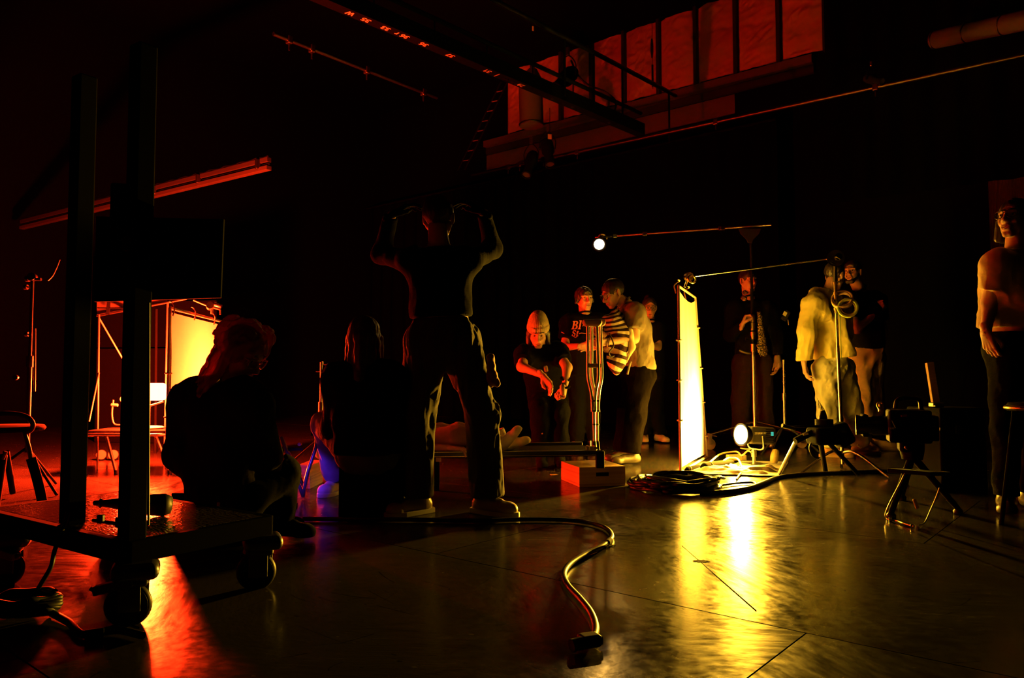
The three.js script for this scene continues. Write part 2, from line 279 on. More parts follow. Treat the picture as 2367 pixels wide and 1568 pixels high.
// o.j: joints as [pixel x, pixel y, depth]; L and R are the sides of the picture
function person(o) {
  const z0 = o.z, J = {};
  for (const [k, v] of Object.entries(o.j)) J[k] = v.isVector3 ? v : at(v[0], v[1], z0 + (v[2] ?? 0));
  const root = V(J.pelvis.x, 0, J.pelvis.z), t = thing('person', o.label, 'person', root);
  const fw = V(...o.face).normalize(), sc = o.scale ?? 1, mid = (a, b, f) => a.clone().lerp(b, f);
  const spine = J.chest.clone().sub(J.pelvis).normalize(), thick = o.thick ?? 1;
  const hq = new THREE.Quaternion().setFromEuler(new THREE.Euler(o.head.pitch ?? 0, o.head.yaw ?? 0, o.head.roll ?? 0, 'YXZ')), hs = o.head.s ?? 1;
  const hm = new THREE.Matrix4().compose(J.head, hq, V(hs, hs, hs)), onHead = (g) => g.clone().applyMatrix4(hm);
  const nape = V(0, -0.055, -0.025).applyMatrix4(hm);
  const body = (add) => {
    const r = (x) => x * thick + add, P = [];
    P.push(cap(mid(J.pelvis, J.chest, 0.1), J.chest, r(0.135), r(0.15), { fw, squash: 0.7 }), cap(mid(J.sL, J.neck, 0.25), mid(J.sR, J.neck, 0.25), r(0.062)));
    for (const s of 'LR') P.push(cap(J['s' + s], mid(J['s' + s], J.chest, 0.5), r(0.058), r(0.085), { fw, squash: 0.85 }));
    return P;
  };
  const upper = (add, f0, f1, flat) => [...'LR'].flatMap((s) => { const a = J['s' + s], e = J['e' + s]; return [cap(f0 ? mid(a, e, f0) : a, f1 < 1 ? mid(a, e, f1) : e, 0.05 * sc + add, (0.05 - 0.011 * f1) * sc + add, { flat: flat && f1 < 1 })]; });
  const lower = (add, f1, flat) => [...'LR'].flatMap((s) => [cap(J['e' + s], f1 < 1 ? mid(J['e' + s], J['w' + s], f1) : J['w' + s], 0.039 * sc + add, (0.039 - 0.013 * f1) * sc + add, { flat })]);
  const hips = (add) => [cap(mid(J.hL, J.hR, 0.1), mid(J.hR, J.hL, 0.1), 0.1 * thick + add, undefined, { fw, squash: 0.92 }), cap(J.pelvis, mid(J.pelvis, J.chest, 0.3), 0.13 * thick + add, 0.125 * thick + add, { fw, squash: 0.75 })];
  const legs = (add, loose, f1) => [...'LR'].flatMap((s) => { const h = J['h' + s], k = J['k' + s], a = J['a' + s]; if (!k) return []; const end = f1 < 1 ? mid(k, a, f1) : a; return [cap(h, k, 0.085 * sc + add, 0.055 * sc + add + loose * 0.3), cap(k, end, 0.053 * sc + add + loose * 0.3, (0.053 - 0.018 * f1) * sc + add + loose, { flat: true })]; });
  // skin: trunk, limbs, neck in one field; head and hands on finer grids
  const skinParts = [nets([...body(-0.004), ...upper(0, 0, 1), ...lower(0, 1), ...hips(-0.006), ...legs(-0.004, 0, 1), cap(J.neck, nape, 0.058 * sc, 0.052 * hs)], { cell: 0.014, k: 0.012 }), onHead(o.female ? HEAD_F : HEAD)];
  const addedGloves = [];
  for (const s of 'LR') {
    const h = o.hands?.[s] ?? {}, w = J['w' + s]; if (h.none) continue;
    const dir = (h.dir ? V(...h.dir) : w.clone().sub(J['e' + s])).normalize(), palm = V(...(h.palm ?? [0, 0, -1])); palm.addScaledVector(dir, -palm.dot(dir)).normalize();
    const side = V().crossVectors(dir, palm), m = new THREE.Matrix4().makeBasis(side, dir, palm); m.setPosition(w);
    const g = (h.flip ? mirrored(HANDS[h.pose ?? 'relaxed']) : HANDS[h.pose ?? 'relaxed']).clone().scale(sc, sc, sc).applyMatrix4(m);
    if (o.addedGloves) addedGloves.push(g); else skinParts.push(g);
  }
  put(t, 'body', skinParts, o.skin ?? T.skin); for (const g of addedGloves) put(t, 'glove', g, o.addedGloves);  // optional gloves are an added cover that darkens the hands
  const fold = (amp, fx, fy) => (x, y, z, d) => d + amp * (N3(x * fx, y * fy, z * fx) + 0.6 * Math.abs(N3(x * fx * 2.3, y * fy * 2.1, z * fx * 2.3)) - 0.15);
  if (o.shirt) {
    const c = o.shirt, add = c.loose ?? 0.012, hem = c.hem ? at(c.hem[0], c.hem[1], z0 + (c.hem[2] ?? 0)) : mid(J.pelvis, J.chest, -0.1), up = c.up ? V(...c.up) : spine, P = [...body(add)];
    P.push(cap(hem.clone().lerp(J.chest, 0), mid(J.pelvis, J.chest, 0.45), 0.125 * thick + add + (c.flare ?? 0.012), 0.135 * thick + add, { fw, squash: 0.74 }), cap(mid(J.hL, J.hR, 0.2), mid(J.hR, J.hL, 0.2), 0.1 * thick + add, undefined, { fw, squash: 0.9 }));
    if (c.sleeve === 'short') P.push(...upper(add + 0.008, 0, 0.62, true)); else if (c.sleeve !== 'none') P.push(...upper(add, 0, 1), ...lower(add, 0.96, true));
    if (c.hood) { const b = J.neck.clone().addScaledVector(fw, -0.07); P.push(cap(b.clone().add(V(-0.07, 0.02, 0)), b.clone().add(V(0.07, 0.02, 0)), 0.055, 0.055), cap(b.clone().add(V(-0.06, 0.01, 0)), J.neck.clone().addScaledVector(fw, 0.07).add(V(-0.03, -0.01, 0)), 0.045, 0.03), cap(b.clone().add(V(0.06, 0.01, 0)), J.neck.clone().addScaledVector(fw, 0.07).add(V(0.03, -0.01, 0)), 0.045, 0.03)); }
    const nu = nape.clone().sub(J.neck).normalize(), f = fold(c.fold ?? 0.01, c.fx ?? 13, c.fy ?? 7);
    const sh = put(t, c.name ?? 't_shirt', nets(P, { cell: c.cell ?? 0.011, k: 0.013, post(x, y, z, d) { d = f(x, y, z, d); d = smax(d, (hem.x - x) * up.x + (hem.y - y) * up.y + (hem.z - z) * up.z, 0.01); if (!c.hood) d = smax(d, ((x - J.neck.x) * nu.x + (y - J.neck.y) * nu.y + (z - J.neck.z) * nu.z) - 0.028 - 3 * Math.max(0, Math.hypot(x - J.neck.x, y - J.neck.y, z - J.neck.z) - 0.115), 0.012); return d; } }), c.m);
    const nr = 0.066 * sc; sub(sh, t, 'collar', ring(J.neck.clone().addScaledVector(nu, 0.022), nu, nr, 0.009, 28, 8), c.m);
  }
  if (o.pants) {
    const c = o.pants, add = c.loose ?? 0.014, waist = mid(J.pelvis, J.chest, c.waist ?? 0.22), f = fold(c.fold ?? 0.013, c.fx ?? 15, c.fy ?? 9);
    put(t, 'trousers', nets([...hips(add), ...legs(add, c.bell ?? 0.012, c.f1 ?? 0.97)], { cell: c.cell ?? 0.012, k: 0.012, post(x, y, z, d) { d = f(x, y, z, d); return smax(d, (x - waist.x) * spine.x + (y - waist.y) * spine.y + (z - waist.z) * spine.z - 3 * Math.max(0, Math.hypot(x - waist.x, y - waist.y, z - waist.z) - 0.24), 0.008); } }), c.m);
  }
  if (o.shoes) for (const s of 'LR') {
    const a = J['a' + s]; if (!a || o.shoes.none === s) continue;
    const dir = V(...(o.shoes[s] ?? [0, 0, 1])).normalize(), up = V(...(o.shoes['up' + s] ?? [0, 1, 0])), x = V().crossVectors(up, dir).normalize(), y = V().crossVectors(dir, x);
    const m = new THREE.Matrix4().makeBasis(x, y, dir).setPosition(o.shoes.float ? a.clone().addScaledVector(y, -0.08) : V(a.x, 0, a.z)).scale(V(sc, sc, sc)), sh = put(t, o.shoes.name ?? 'shoe', (o.shoes.boot ? BOOT : SHOE).clone().applyMatrix4(m), o.shoes.m);
    if (o.shoes.sole) sub(sh, t, 'sole', SOLE.clone().applyMatrix4(m), o.shoes.sole);
  }
  if (o.hair) put(t, 'hair', onHead(hairOf(o.hair)), o.hairMat ?? T.hairDark);
  if (o.beard) put(t, 'beard', onHead(beardGeometry()), o.hairMat ?? T.hairDark);
  if (!o.noFace) { for (const e of EYES) put(t, 'eye', onHead(e), T.eye); for (const e of BROWS) put(t, 'eyebrow', onHead(e), o.hairMat ?? T.hairDark); put(t, 'lips', onHead(LIPS), lipMat); }
  if (o.glasses) { const g = put(t, 'glasses', onHead(GLASSES), o.glasses === true ? T.blackGloss : o.glasses); for (const l of LENSES) sub(g, t, 'lens', onHead(l), T.lens); }
  return { t, J, hm, onHead, mid, fw };
}
// ---------------------------------------------------------------- the room: its axes are turned to the view; A runs to the far left, B to the far right
const A = V(-0.768, 0, -0.64), B = V(0.64, 0, -0.768), RY = Math.atan2(-0.64, 0.768);
const ab = (a, b, y = 0) => V(A.x * a + B.x * b, y, A.z * a + B.z * b);
const abBox = (a0, a1, b0, b1, y0, y1, r = 0) => boxAt(ab((a0 + a1) / 2, (b0 + b1) / 2, (y0 + y1) / 2), Math.abs(a1 - a0), y1 - y0, Math.abs(b1 - b0), r, RY);
function structure(name, gs, m) { const o = part(name, gs, m); o.userData.kind = 'structure'; return o; }
const CEIL = 6.15, WALLB = 10.14;
const floorMap = canvasTex(1024, 1024, (c, w, h) => {
  c.fillStyle = '#3a3631'; c.fillRect(0, 0, w, h);
  for (let i = 0; i < 9000; i++) { const v = 28 + rnd() * 30; c.fillStyle = `rgba(${v},${v * 0.96},${v * 0.9},${0.1 + rnd() * 0.25})`; c.fillRect(rnd() * w, rnd() * h, 1 + rnd() * 5, 1 + rnd() * 2); }
  for (let i = 0; i < 240; i++) { c.strokeStyle = rnd() < 0.6 ? `rgba(70,66,60,${0.08 + rnd() * 0.3})` : `rgba(8,8,8,${0.3 + rnd() * 0.5})`; c.lineWidth = 0.6 + rnd() * 2; const x = rnd() * w, y = rnd() * h, a = rnd() * 6.3, l = 10 + rnd() * 120; c.beginPath(); c.moveTo(x, y); c.quadraticCurveTo(x + Math.cos(a) * l * 0.5 + rr(-12, 12), y + Math.sin(a) * l * 0.5 + rr(-12, 12), x + Math.cos(a) * l, y + Math.sin(a) * l); c.stroke(); }
  for (let i = 0; i < 130; i++) { c.fillStyle = `rgba(${rnd() < 0.5 ? '10,10,10' : '110,104,92'},${0.25 + rnd() * 0.5})`; const x = rnd() * w, y = rnd() * h, r = 1 + rnd() * 5; c.beginPath(); for (let k = 0; k < 7; k++) c.lineTo(x + Math.cos(k) * r * (0.5 + rnd()), y + Math.sin(k) * r * 0.6 * (0.5 + rnd())); c.fill(); }
});
const floorRough = dataTex(512, (u, v) => 0.2 + 0.1 * fbm(u, v, 7) + 0.12 * fbm(u, v, 46, 4)), floorBump = dataTex(1024, (u, v) => 0.5 + 0.28 * fbm(u, v, 90) + 0.34 * fbm(u, v, 12, 3));
for (const t of [floorMap, floorRough, floorBump]) t.repeat.set(1 / 1.7, 1 / 1.7);
const floorMat = M(0xffffff, 1, { map: floorMap, roughnessMap: floorRough, bumpMap: floorBump, bumpScale: 0.0004, specularIntensity: 0.32 });
const seam = M([0.004, 0.004, 0.004], 0.9);
const floor = structure('floor', abBox(-9.3, 12.3, -5.3, WALLB + 0.3, -0.2, -0.007), seam);
{
  let n = 0;
  for (let row = 0; row < 8; row++) for (let col = -3; col < 4; col++) {
    const b0 = -1.5 + 0.72 + row * 1.5 - 0.0, a0 = 0.76 + col * 3 + (row % 2 ? 0 : 1.5), b1 = Math.min(b0 + 1.5, WALLB), a1 = Math.min(a0 + 3, 12);
    const g = new THREE.BoxGeometry(a1 - a0 - 0.006, 0.007, b1 - b0 - 0.006), p = g.attributes.position, uv = g.attributes.uv;
    for (let i = 0; i < p.count; i++) uv.setXY(i, p.getX(i) + n * 0.61, p.getZ(i) + n * 1.13);
    g.rotateY(RY); const c = ab((a0 + a1) / 2, (b0 + b1) / 2, -0.0035 + rr(-0.0004, 0.0004)); part('floor_board', g.translate(c.x, c.y, c.z), floorMat, floor); n++;
  }
}
const blackWall = M([0.002, 0.002, 0.002], 0.95, { specularIntensity: 0.03, bumpMap: grit, bumpScale: 0.004 });
structure('ceiling', abBox(-9.3, 12.3, -5.3, WALLB + 0.3, CEIL, CEIL + 0.2), blackWall);
structure('wall_left', abBox(12, 12.3, -5.3, WALLB + 0.3, 0, CEIL), blackWall);
structure('wall_right', abBox(-9.3, -9, -5.3, WALLB + 0.3, 0, CEIL), blackWall);
structure('wall_front', abBox(-9.3, 12.3, -5.3, -5, 0, CEIL), blackWall);
const wallBack = structure('wall_back', abBox(-9.3, 12.3, WALLB, WALLB + 0.3, 0, CEIL), blackWall);
// insulation batts between studs high on the far wall, each a crumpled sheet of its own
const foil = M([0.62, 0.36, 0.3], 0.62, { specularIntensity: 0.6, bumpMap: dataTex(512, (u, v) => 0.5 + 0.5 * fbm(u, v, 20) + 0.25 * (Math.sin(u * 402) * Math.sin(v * 402))), bumpScale: 0.006 });
const stud = M([0.008, 0.006, 0.005], 0.85), ledge = M([0.09, 0.07, 0.055], 0.9, { bumpMap: grit, bumpScale: 0.004 });
const P0 = V(3.25, 0, -10.5), t0 = P0.dot(A);
for (let i = 0; i < 9; i++) {
  const a0 = t0 - 1.16 + i * 0.61, g = new THREE.PlaneGeometry(0.57, 1.12, 22, 44), p = g.attributes.position;
  for (let k = 0; k < p.count; k++) { const x = p.getX(k), y = p.getY(k), e = Math.cos((x / 0.57) * Math.PI) ** 0.6; p.setZ(k, 0.045 * e + e * (0.045 * N3(x * 3 + i * 7, y * 3, i) + 0.05 * Math.abs(N3(x * 6, y * 9, i * 3)) - 0.03 * Math.max(0, 1 - Math.abs(y - 0.12 + 0.1 * x + 0.06 * Math.sin(i * 2)) * 14) + 0.016 * N3(x * 18, y * 18, i))); }
  g.computeVertexNormals(); g.rotateY(RY); const c = ab(a0 + 0.305, WALLB - 0.012, 5.57); part('insulation_panel', g.translate(c.x, c.y, c.z), foil, wallBack);
  part('stud', abBox(a0 - 0.024, a0 + 0.024, WALLB - 0.1, WALLB - 0.001, 4.98, CEIL), stud, wallBack);
}
part('ledge', abBox(t0 - 1.0, t0 + 4.8, WALLB - 0.12, WALLB - 0.001, 4.86, 4.97), ledge, wallBack); part('ledge', abBox(t0 - 1.0, t0 + 4.8, WALLB - 0.05, WALLB - 0.001, 4.74, 4.85), stud, wallBack);
part('plaster_strip', abBox(t0 + 0.1, t0 + 4.8, WALLB - 0.03, WALLB - 0.001, 4.45, 4.72), M([0.1, 0.075, 0.06], 0.95, { bumpMap: grit, bumpScale: 0.006 }), wallBack);
{ const c = at(2325, 370, 8.5).dot(A); part('plaster_pier', abBox(c - 0.17, c + 0.17, WALLB - 0.08, WALLB - 0.001, 0, 4.25), M([0.05, 0.036, 0.03], 0.95, { bumpMap: grit, bumpScale: 0.01 }), wallBack); }
// black stage drapes hung along the far wall and to the left of the set
function drape(label, a0, a1, b, y0, y1, amp = 0.05) {
  const n = Math.round((a1 - a0) * 26), g = new THREE.PlaneGeometry(a1 - a0, y1 - y0, n, 10), p = g.attributes.position;
  for (let k = 0; k < p.count; k++) { const x = p.getX(k), y = p.getY(k); p.setZ(k, amp * Math.sin(x * 19 + 1.5 * N3(x * 1.5, y * 0.4, a0)) * (0.75 + 0.25 * N3(x * 2, y, 4))); }
  g.computeVertexNormals(); g.rotateY(RY); const c = ab((a0 + a1) / 2, b, (y0 + y1) / 2), t = thing('stage_drape', label, 'curtain', ab((a0 + a1) / 2, b, 0));
  put(t, 'cloth', g.translate(c.x, c.y, c.z), T.drape); put(t, 'hanging_pipe', rod(ab(a0, b, y1 + 0.02), ab(a1, b, y1 + 0.02), 0.02), T.blackMatte);
}
drape('wide black stage drape hanging behind the standing crew on the far wall', t0 - 0.6, t0 + 9.2, WALLB - 0.35, 0.02, 4.1);
drape('narrow tall black drape beside the insulated wall bay, upper right', t0 - 4.6, t0 - 1.22, WALLB - 0.3, 2.9, 6.0);
// ---------------------------------------------------------------- overhead: raceway with circuit numbers, battens, fixtures
const font = await new FontLoader().loadAsync('fonts/droid/droid_sans_bold.typeface.json');
const numberMat = M([0.85, 0.82, 0.78], 0.8);
{
  const h = 3.9, pAt = (px, py) => { const c = fl(px, 1000), q = at(px, py, 5), k = (h - EYE) / (q.y - EYE); return V(q.x * k, h, q.z * k); };
  const s = pAt(700, -15), e = pAt(1482, 314), d = e.clone().sub(s).normalize(), n = V(d.z, 0, -d.x);
  const t = thing('circuit_raceway', 'long black overhead raceway stencilled with upside-down circuit numbers', 'raceway', V((s.x + e.x) / 2, h, (s.z + e.z) / 2));
  put(t, 'channel', bar(s.clone().setY(h + 0.075), e.clone().setY(h + 0.075), 0.12, 0.15), T.blackMatte);
  put(t, 'hanging_pipe', rod(s.clone().setY(h + 0.3), e.clone().setY(h + 0.3), 0.024), T.blackPaint);
  const L = e.distanceTo(s);
  for (let i = 1; i < 7; i++) { const p = s.clone().lerp(e, i / 7); put(t, 'strap', rod(p.clone().setY(h + 0.13), p.clone().setY(h + 0.33), 0.008), T.darkSteel); }
  const text = (str, px, py, size) => {
    const q0 = pAt(px, py), p = s.clone().addScaledVector(d, q0.sub(s).dot(d));
    const g = new TextGeometry(str, { font, size, depth: 0.002, curveSegments: 4 }); g.computeBoundingBox(); const b = g.boundingBox; g.translate(-(b.max.x + b.min.x) / 2, -(b.max.y + b.min.y) / 2, -0.001);
    const ax = d.clone().negate(), up = V(n.x, 0, n.z); if (up.z > 0) up.negate(); const nz = V().crossVectors(ax, up);
    g.applyMatrix4(new THREE.Matrix4().makeBasis(ax, up, nz)); put(t, 'number', g.translate(p.x, h - 0.0015, p.z), numberMat);
  };
  for (const [str, px, py] of [['W', 811, 30], ['35', 846, 46], ['33', 892, 65], ['r', 918, 76], ['36', 935, 84], ['36', 978, 103], ['37', 1037, 130], ['31', 1121, 167], ['|', 1142, 176], ['29', 1196, 200]]) text(str, px, py, 0.06);
  for (const [px, py] of [[1157, 184], [1164, 187], [1177, 192], [1184, 195], [1262, 232], [1312, 250], [1400, 285]]) { const q0 = pAt(px, py), p = s.clone().addScaledVector(d, q0.sub(s).dot(d)); put(t, 'outlet', rod(p.clone().setY(h + 0.01), p.clone().setY(h - 0.012), 0.018), T.steel); }
}
function pipeOf(label, p, q, r = 0.024, extra) {
  const c = p.clone().lerp(q, 0.5), t = thing('lighting_pipe', label, 'pipe', c); put(t, 'tube', rod(p, q, r, r, 14), T.darkPipe ??= metal([0.1, 0.095, 0.09], 0.45));
  extra?.(t, (f) => p.clone().lerp(q, f)); return t;
}
const atH = (px, py, h) => { const q = at(px, py, 5), k = (h - EYE) / (q.y - EYE); return V(q.x * k, h, q.z * k); };
const clampOn = (t, p, r = 0.03) => put(t, 'clamp', [boxAt(p, 0.06, 0.075, 0.05, 0.01, RY), rod(p.clone().add(V(0, -0.05, 0)), p.clone().add(V(0, -0.1, 0)), 0.008)], T.steel);
pipeOf('long steel pipe crossing the upper right under the insulated wall', atH(1090, 405, 3.86), atH(2400, 120, 3.86), 0.024, (t, f) => { for (const x of [0.1, 0.13, 0.19, 0.27, 0.55, 0.8]) clampOn(t, f(x)); });
pipeOf('thin overhead pipe left of the numbered raceway, glinting along its top', atH(632, 78, 3.9), atH(1010, 226, 3.9), 0.02, (t, f) => { for (const x of [0.08, 0.2, 0.52, 0.9]) clampOn(t, f(x)); });
{
  const p = atH(1100, -22, 4.65), q = atH(1562, 221, 4.65), t = pipeOf('upper pipe with vertical droppers in front of the insulation panels', p, q, 0.028);
  for (const px of [1305, 1372, 1438, 1545]) { const f = (px - 1100) / 462, u = at(px, 100, 1), k = (() => { const d = q.clone().sub(p); const s = (u.x * p.z - u.z * p.x) / (u.z * d.x - u.x * d.z); return s; })(), c = p.clone().lerp(q, k); put(t, 'dropper', rod(c, c.clone().setY(3.95), 0.014), T.blackPaint); }
}
{
  const y = 2.71, p = at(50, 527, 10), q = at(622, 388, 7.2), t = thing('light_batten', 'lit red batten of stacked pipes and cables at upper left', 'truss', p.clone().lerp(q, 0.5));
  const o = (k, dy) => [p.clone().add(V(0, dy, 0)), q.clone().add(V(0, dy, 0))];
  put(t, 'lower_channel', bar(...o(0, 0.0), 0.06, 0.04), M([0.07, 0.06, 0.05], 0.5));
  put(t, 'tube', rod(...o(0, 0.038), 0.01), T.steel); put(t, 'upper_channel', bar(...o(0, 0.08), 0.05, 0.045), M([0.04, 0.035, 0.03], 0.55));
  const pts = []; for (let i = 0; i <= 60; i++) { const c = p.clone().lerp(q, i / 60); pts.push(c.add(V(0, 0.112 + 0.007 * Math.sin(i * 2.2), 0.02))); }
  put(t, 'cable', tube(pts, 0.008, 240, 6), T.blackRubber);
  for (const f of [0.36, 0.62, 0.78, 0.97]) put(t, 'clamp', boxAt(p.clone().lerp(q, f).add(V(0, 0.05, 0.035)), 0.05, 0.1, 0.04, 0.01, 0.6), T.darkSteel);
}
function fixture(label, c, aim, s = 1) {   // a hanging stage light: body, lens tube, yoke and clamp
  const t = thing('stage_light', label, 'stage light', c), n = aim.clone().normalize(), e = (d) => c.clone().addScaledVector(n, d * s), side = V().crossVectors(n, UPV).normalize();
  put(t, 'body', lathe([[0.0, -0.16], [0.075, -0.16], [0.095, -0.1], [0.1, 0.06], [0.07, 0.1], [0.07, 0.3], [0.08, 0.31], [0.08, 0.33], [0.06, 0.33]].map(([r, y]) => [r * s, y * s]), c, n, 20), T.blackPaint);
  put(t, 'lens', disc(e(0.3), n, 0.066 * s, 0.01), M([0.08, 0.08, 0.08], 0.08));
  const top = c.clone().add(V(0, 0.27 * s, 0));
  put(t, 'yoke', [tube([c.clone().addScaledVector(side, 0.115 * s), c.clone().addScaledVector(side, 0.12 * s).add(V(0, 0.14 * s, 0)), top.clone(), c.clone().addScaledVector(side, -0.12 * s).add(V(0, 0.14 * s, 0)), c.clone().addScaledVector(side, -0.115 * s)], 0.008 * s, 40, 6)], T.blackPaint);
  put(t, 'clamp', [boxAt(top.clone().add(V(0, 0.05 * s, 0)), 0.05 * s, 0.11 * s, 0.04 * s, 0.008, RY)], T.steel);
  put(t, 'knob', [disc(c.clone().addScaledVector(side, 0.13 * s), side, 0.022 * s, 0.025 * s)], T.blackRubber);
  return t;
}
fixture('black stage light hanging left of the pipe droppers, seen against red insulation', at(1312, 178, 9.2), V(-0.5, -0.7, 0.6));
fixture('black stage light below the long pipe with a small bright safety tag', at(1266, 344, 10.3), V(0.1, -1, 0.5), 0.9);
fixture('black stage light left of its neighbour on the long pipe with drooping wire', at(1228, 372, 10.5), V(-0.3, -1, 0.6), 0.9);
fixture('small red-lit stage light high at right above the long pipe', at(2014, 183, 7.6), V(0.2, -0.35, 0.6), 0.5);
{ const c = at(1271, 316, 10.2), t = thing('safety_tag', 'bright square tag hanging above the fixtures on the long pipe', 'tag', c); put(t, 'card', boxAt(c, 0.06, 0.07, 0.004, 0.002, 0.3), numberMat); put(t, 'cord', rod(c.clone().add(V(0, 0.035, 0)), c.clone().add(V(0.0, 0.4, 0)), 0.004), T.blackRubber); }
{ const c = at(1232, 66, 8.4), t = thing('pipe_tag', 'small pale tag on the pipe end at top centre', 'tag', c); put(t, 'card', boxAt(c, 0.022, 0.055, 0.004, 0.002, 0.5), numberMat); put(t, 'cord', rod(c.clone().add(V(0, 0.025, 0)), c.clone().add(V(0, 0.1, 0)), 0.003), T.blackRubber); }
{ const p = at(1320, 140, 9.3), pts = [p, at(1335, 172, 9.3), at(1358, 195, 9.35), at(1400, 213, 9.4), at(1423, 235, 9.4), at(1418, 262, 9.45), at(1405, 276, 9.5)], t = thing('looped_cable', 'black cable looping in front of the red insulation panels', 'cable', at(1370, 210, 9.4)); put(t, 'sheath', tube(pts, 0.012, 60, 8), T.blackRubber); put(t, 'plug', [rod(at(1405, 276, 9.5), at(1401, 266, 9.5), 0.024), boxAt(at(1404, 270, 9.45), 0.05, 0.05, 0.04, 0.008)], M([0.4, 0.35, 0.3], 0.6)); }
{ const a = at(1507, 40, 10.2), b = at(1509, 205, 10.2), t = thing('drop_wire', 'thin wire with a turnbuckle hanging before the insulation', 'wire', a.clone().lerp(b, 0.5)); put(t, 'strand', rod(a, b, 0.004), T.darkSteel); put(t, 'turnbuckle', lathe([[0, -0.14], [0.012, -0.13], [0.02, -0.05], [0.02, 0.05], [0.012, 0.13], [0, 0.14]], at(1507, 112, 10.2)), T.darkSteel); put(t, 'sleeve', rod(at(1508, 150, 10.2), at(1509, 200, 10.2), 0.014), T.blackRubber); }
{ const c = at(1228, 255, 10.6), t = thing('duct', 'dull vertical ventilation duct left of the looping cable', 'duct', c); put(t, 'pipe', rod(at(1229, 292, 10.6), at(1226, 190, 10.6), 0.17, 0.17, 28), M([0.12, 0.1, 0.09], 0.7)); put(t, 'cowl', rod(at(1228, 192, 10.6), at(1232, 160, 10.6), 0.19, 0.06, 28), M([0.12, 0.1, 0.09], 0.7)); put(t, 'band', ring(at(1229, 288, 10.6), UPV, 0.172, 0.012, 32, 6), T.darkSteel); }
{ const p = at(2160, 92, 8.3), q = at(2400, 40, 7.2), t = thing('supply_duct', 'dim horizontal duct under the ceiling at far upper right', 'duct', p.clone().lerp(q, 0.5)); put(t, 'pipe', rod(p, q, 0.1, 0.1, 24), M([0.05, 0.04, 0.035], 0.8)); for (const f of [0.02, 0.35, 0.7]) put(t, 'band', ring(p.clone().lerp(q, f), q.clone().sub(p), 0.102, 0.008, 28, 6), T.darkSteel); }
{ // climbing ladder of two rails seen edge-on left of the numbered raceway's end
  const a0 = at(1158, 190, 9.0), a1 = at(1058, 395, 9.0), t = thing('hanging_ladder', 'pair of slanting dim rails with rungs below the raceway', 'ladder', a0.clone().lerp(a1, 0.5)), o = V(0.09, 0.0, 0.05);
  put(t, 'rail', rod(a0, a1, 0.012), T.blackPaint); put(t, 'rail', rod(a0.clone().add(o), a1.clone().add(o), 0.012), T.blackPaint);
  for (let i = 1; i < 9; i++) { const c = a0.clone().lerp(a1, i / 9); put(t, 'rung', rod(c, c.clone().add(o), 0.009), T.steel); }
}
// roller stand with its crossbar, bracket and the small spotlight at the bar's end
const standBar = [at(1376, 549, 8.12), at(1783, 520, 7.4)];
{
  const foot = fl(1746, 1041), t = thing('roller_stand', 'tall roller stand on casters carrying a perforated top bracket, held by a gloved crew member', 'stand', foot), top = at(1735, 535, foot.z * -1);
  const ax = (y) => V(foot.x + (top.x - foot.x) * (y / top.y), y, foot.z);
  put(t, 'lower_tube', rod(ax(0.2), ax(1.02), 0.021), T.chrome); put(t, 'middle_tube', rod(ax(1.0), ax(1.6), 0.017), T.blackPaint); put(t, 'upper_tube', rod(ax(1.55), ax(2.15), 0.013), T.blackPaint);
  for (const y of [1.02, 1.14, 1.23, 1.31]) put(t, 'collar', rod(ax(y - 0.045), ax(y + 0.03), 0.032 - (y - 1) * 0.02), T.darkBrass ??= metal([0.5, 0.38, 0.2], 0.35));
  put(t, 'knob', [rod(ax(1.1), ax(1.1).add(V(-0.07, 0.0, 0.02)), 0.007), disc(ax(1.1).add(V(-0.07, 0, 0.02)), V(1, 0, 0), 0.018, 0.02)], T.blackRubber);
  for (const [px, py] of [[1641, 1040], [1853, 1036], [1760, 1015]]) {
    const w = fl(px, py), r = 0.055, leg = put(t, 'leg', [rod(ax(0.28), w.clone().setY(0.15), 0.014)], T.chrome), c = w.clone().setY(r);
    const side = V(0.25, 0, 1).normalize();
    const cst = sub(leg, t, 'caster', [disc(c, side, r, 0.03, 28), ring(c, side, r * 0.72, 0.004), ring(c, side, r * 0.42, 0.004)], M([0.4, 0.37, 0.32], 0.35));
    sub(leg, t, 'fork', [boxAt(c.clone().add(V(0.0, 0.05, 0.022)), 0.035, 0.11, 0.005, 0.002), boxAt(c.clone().add(V(0, 0.05, -0.022)), 0.035, 0.11, 0.005, 0.002), boxAt(c.clone().add(V(0.03, 0.085, 0)), 0.08, 0.012, 0.03, 0.004, 0, 0, -0.25)], T.steel);
  }
  const bk = at(1731, 535, 7.45), plate = new THREE.Shape([[-0.11, 0.02], [0.11, 0.02], [0.09, -0.03], [0.03, -0.09], [0.02, -0.12], [-0.02, -0.12], [-0.03, -0.09], [-0.09, -0.03]].map(([x, y]) => new THREE.Vector2(x, y)));
  for (let i = -3; i <= 3; i++) for (let j = 0; j < 3; j++) { const x = i * 0.024 * (1 - j * 0.25), y = -j * 0.03; plate.holes.push(new THREE.Path().absarc(x, y, 0.007, 0, 6.28, true)); }
  put(t, 'bracket', new THREE.ExtrudeGeometry(plate, { depth: 0.012, bevelEnabled: false, curveSegments: 8 }).translate(bk.x, bk.y, bk.z + 0.02), T.steel);
  const b = thing('crossbar', 'thin horizontal crossbar clamped at the top of the roller stand', 'pipe', standBar[0].clone().lerp(standBar[1], 0.5));
  put(b, 'tube', rod(...standBar, 0.013, 0.013, 14), T.steel); for (const f of [0.12, 0.3, 0.73, 0.74]) put(b, 'clamp', boxAt(standBar[0].clone().lerp(standBar[1], f), 0.05, 0.045, 0.045, 0.008), T.darkSteel);
}
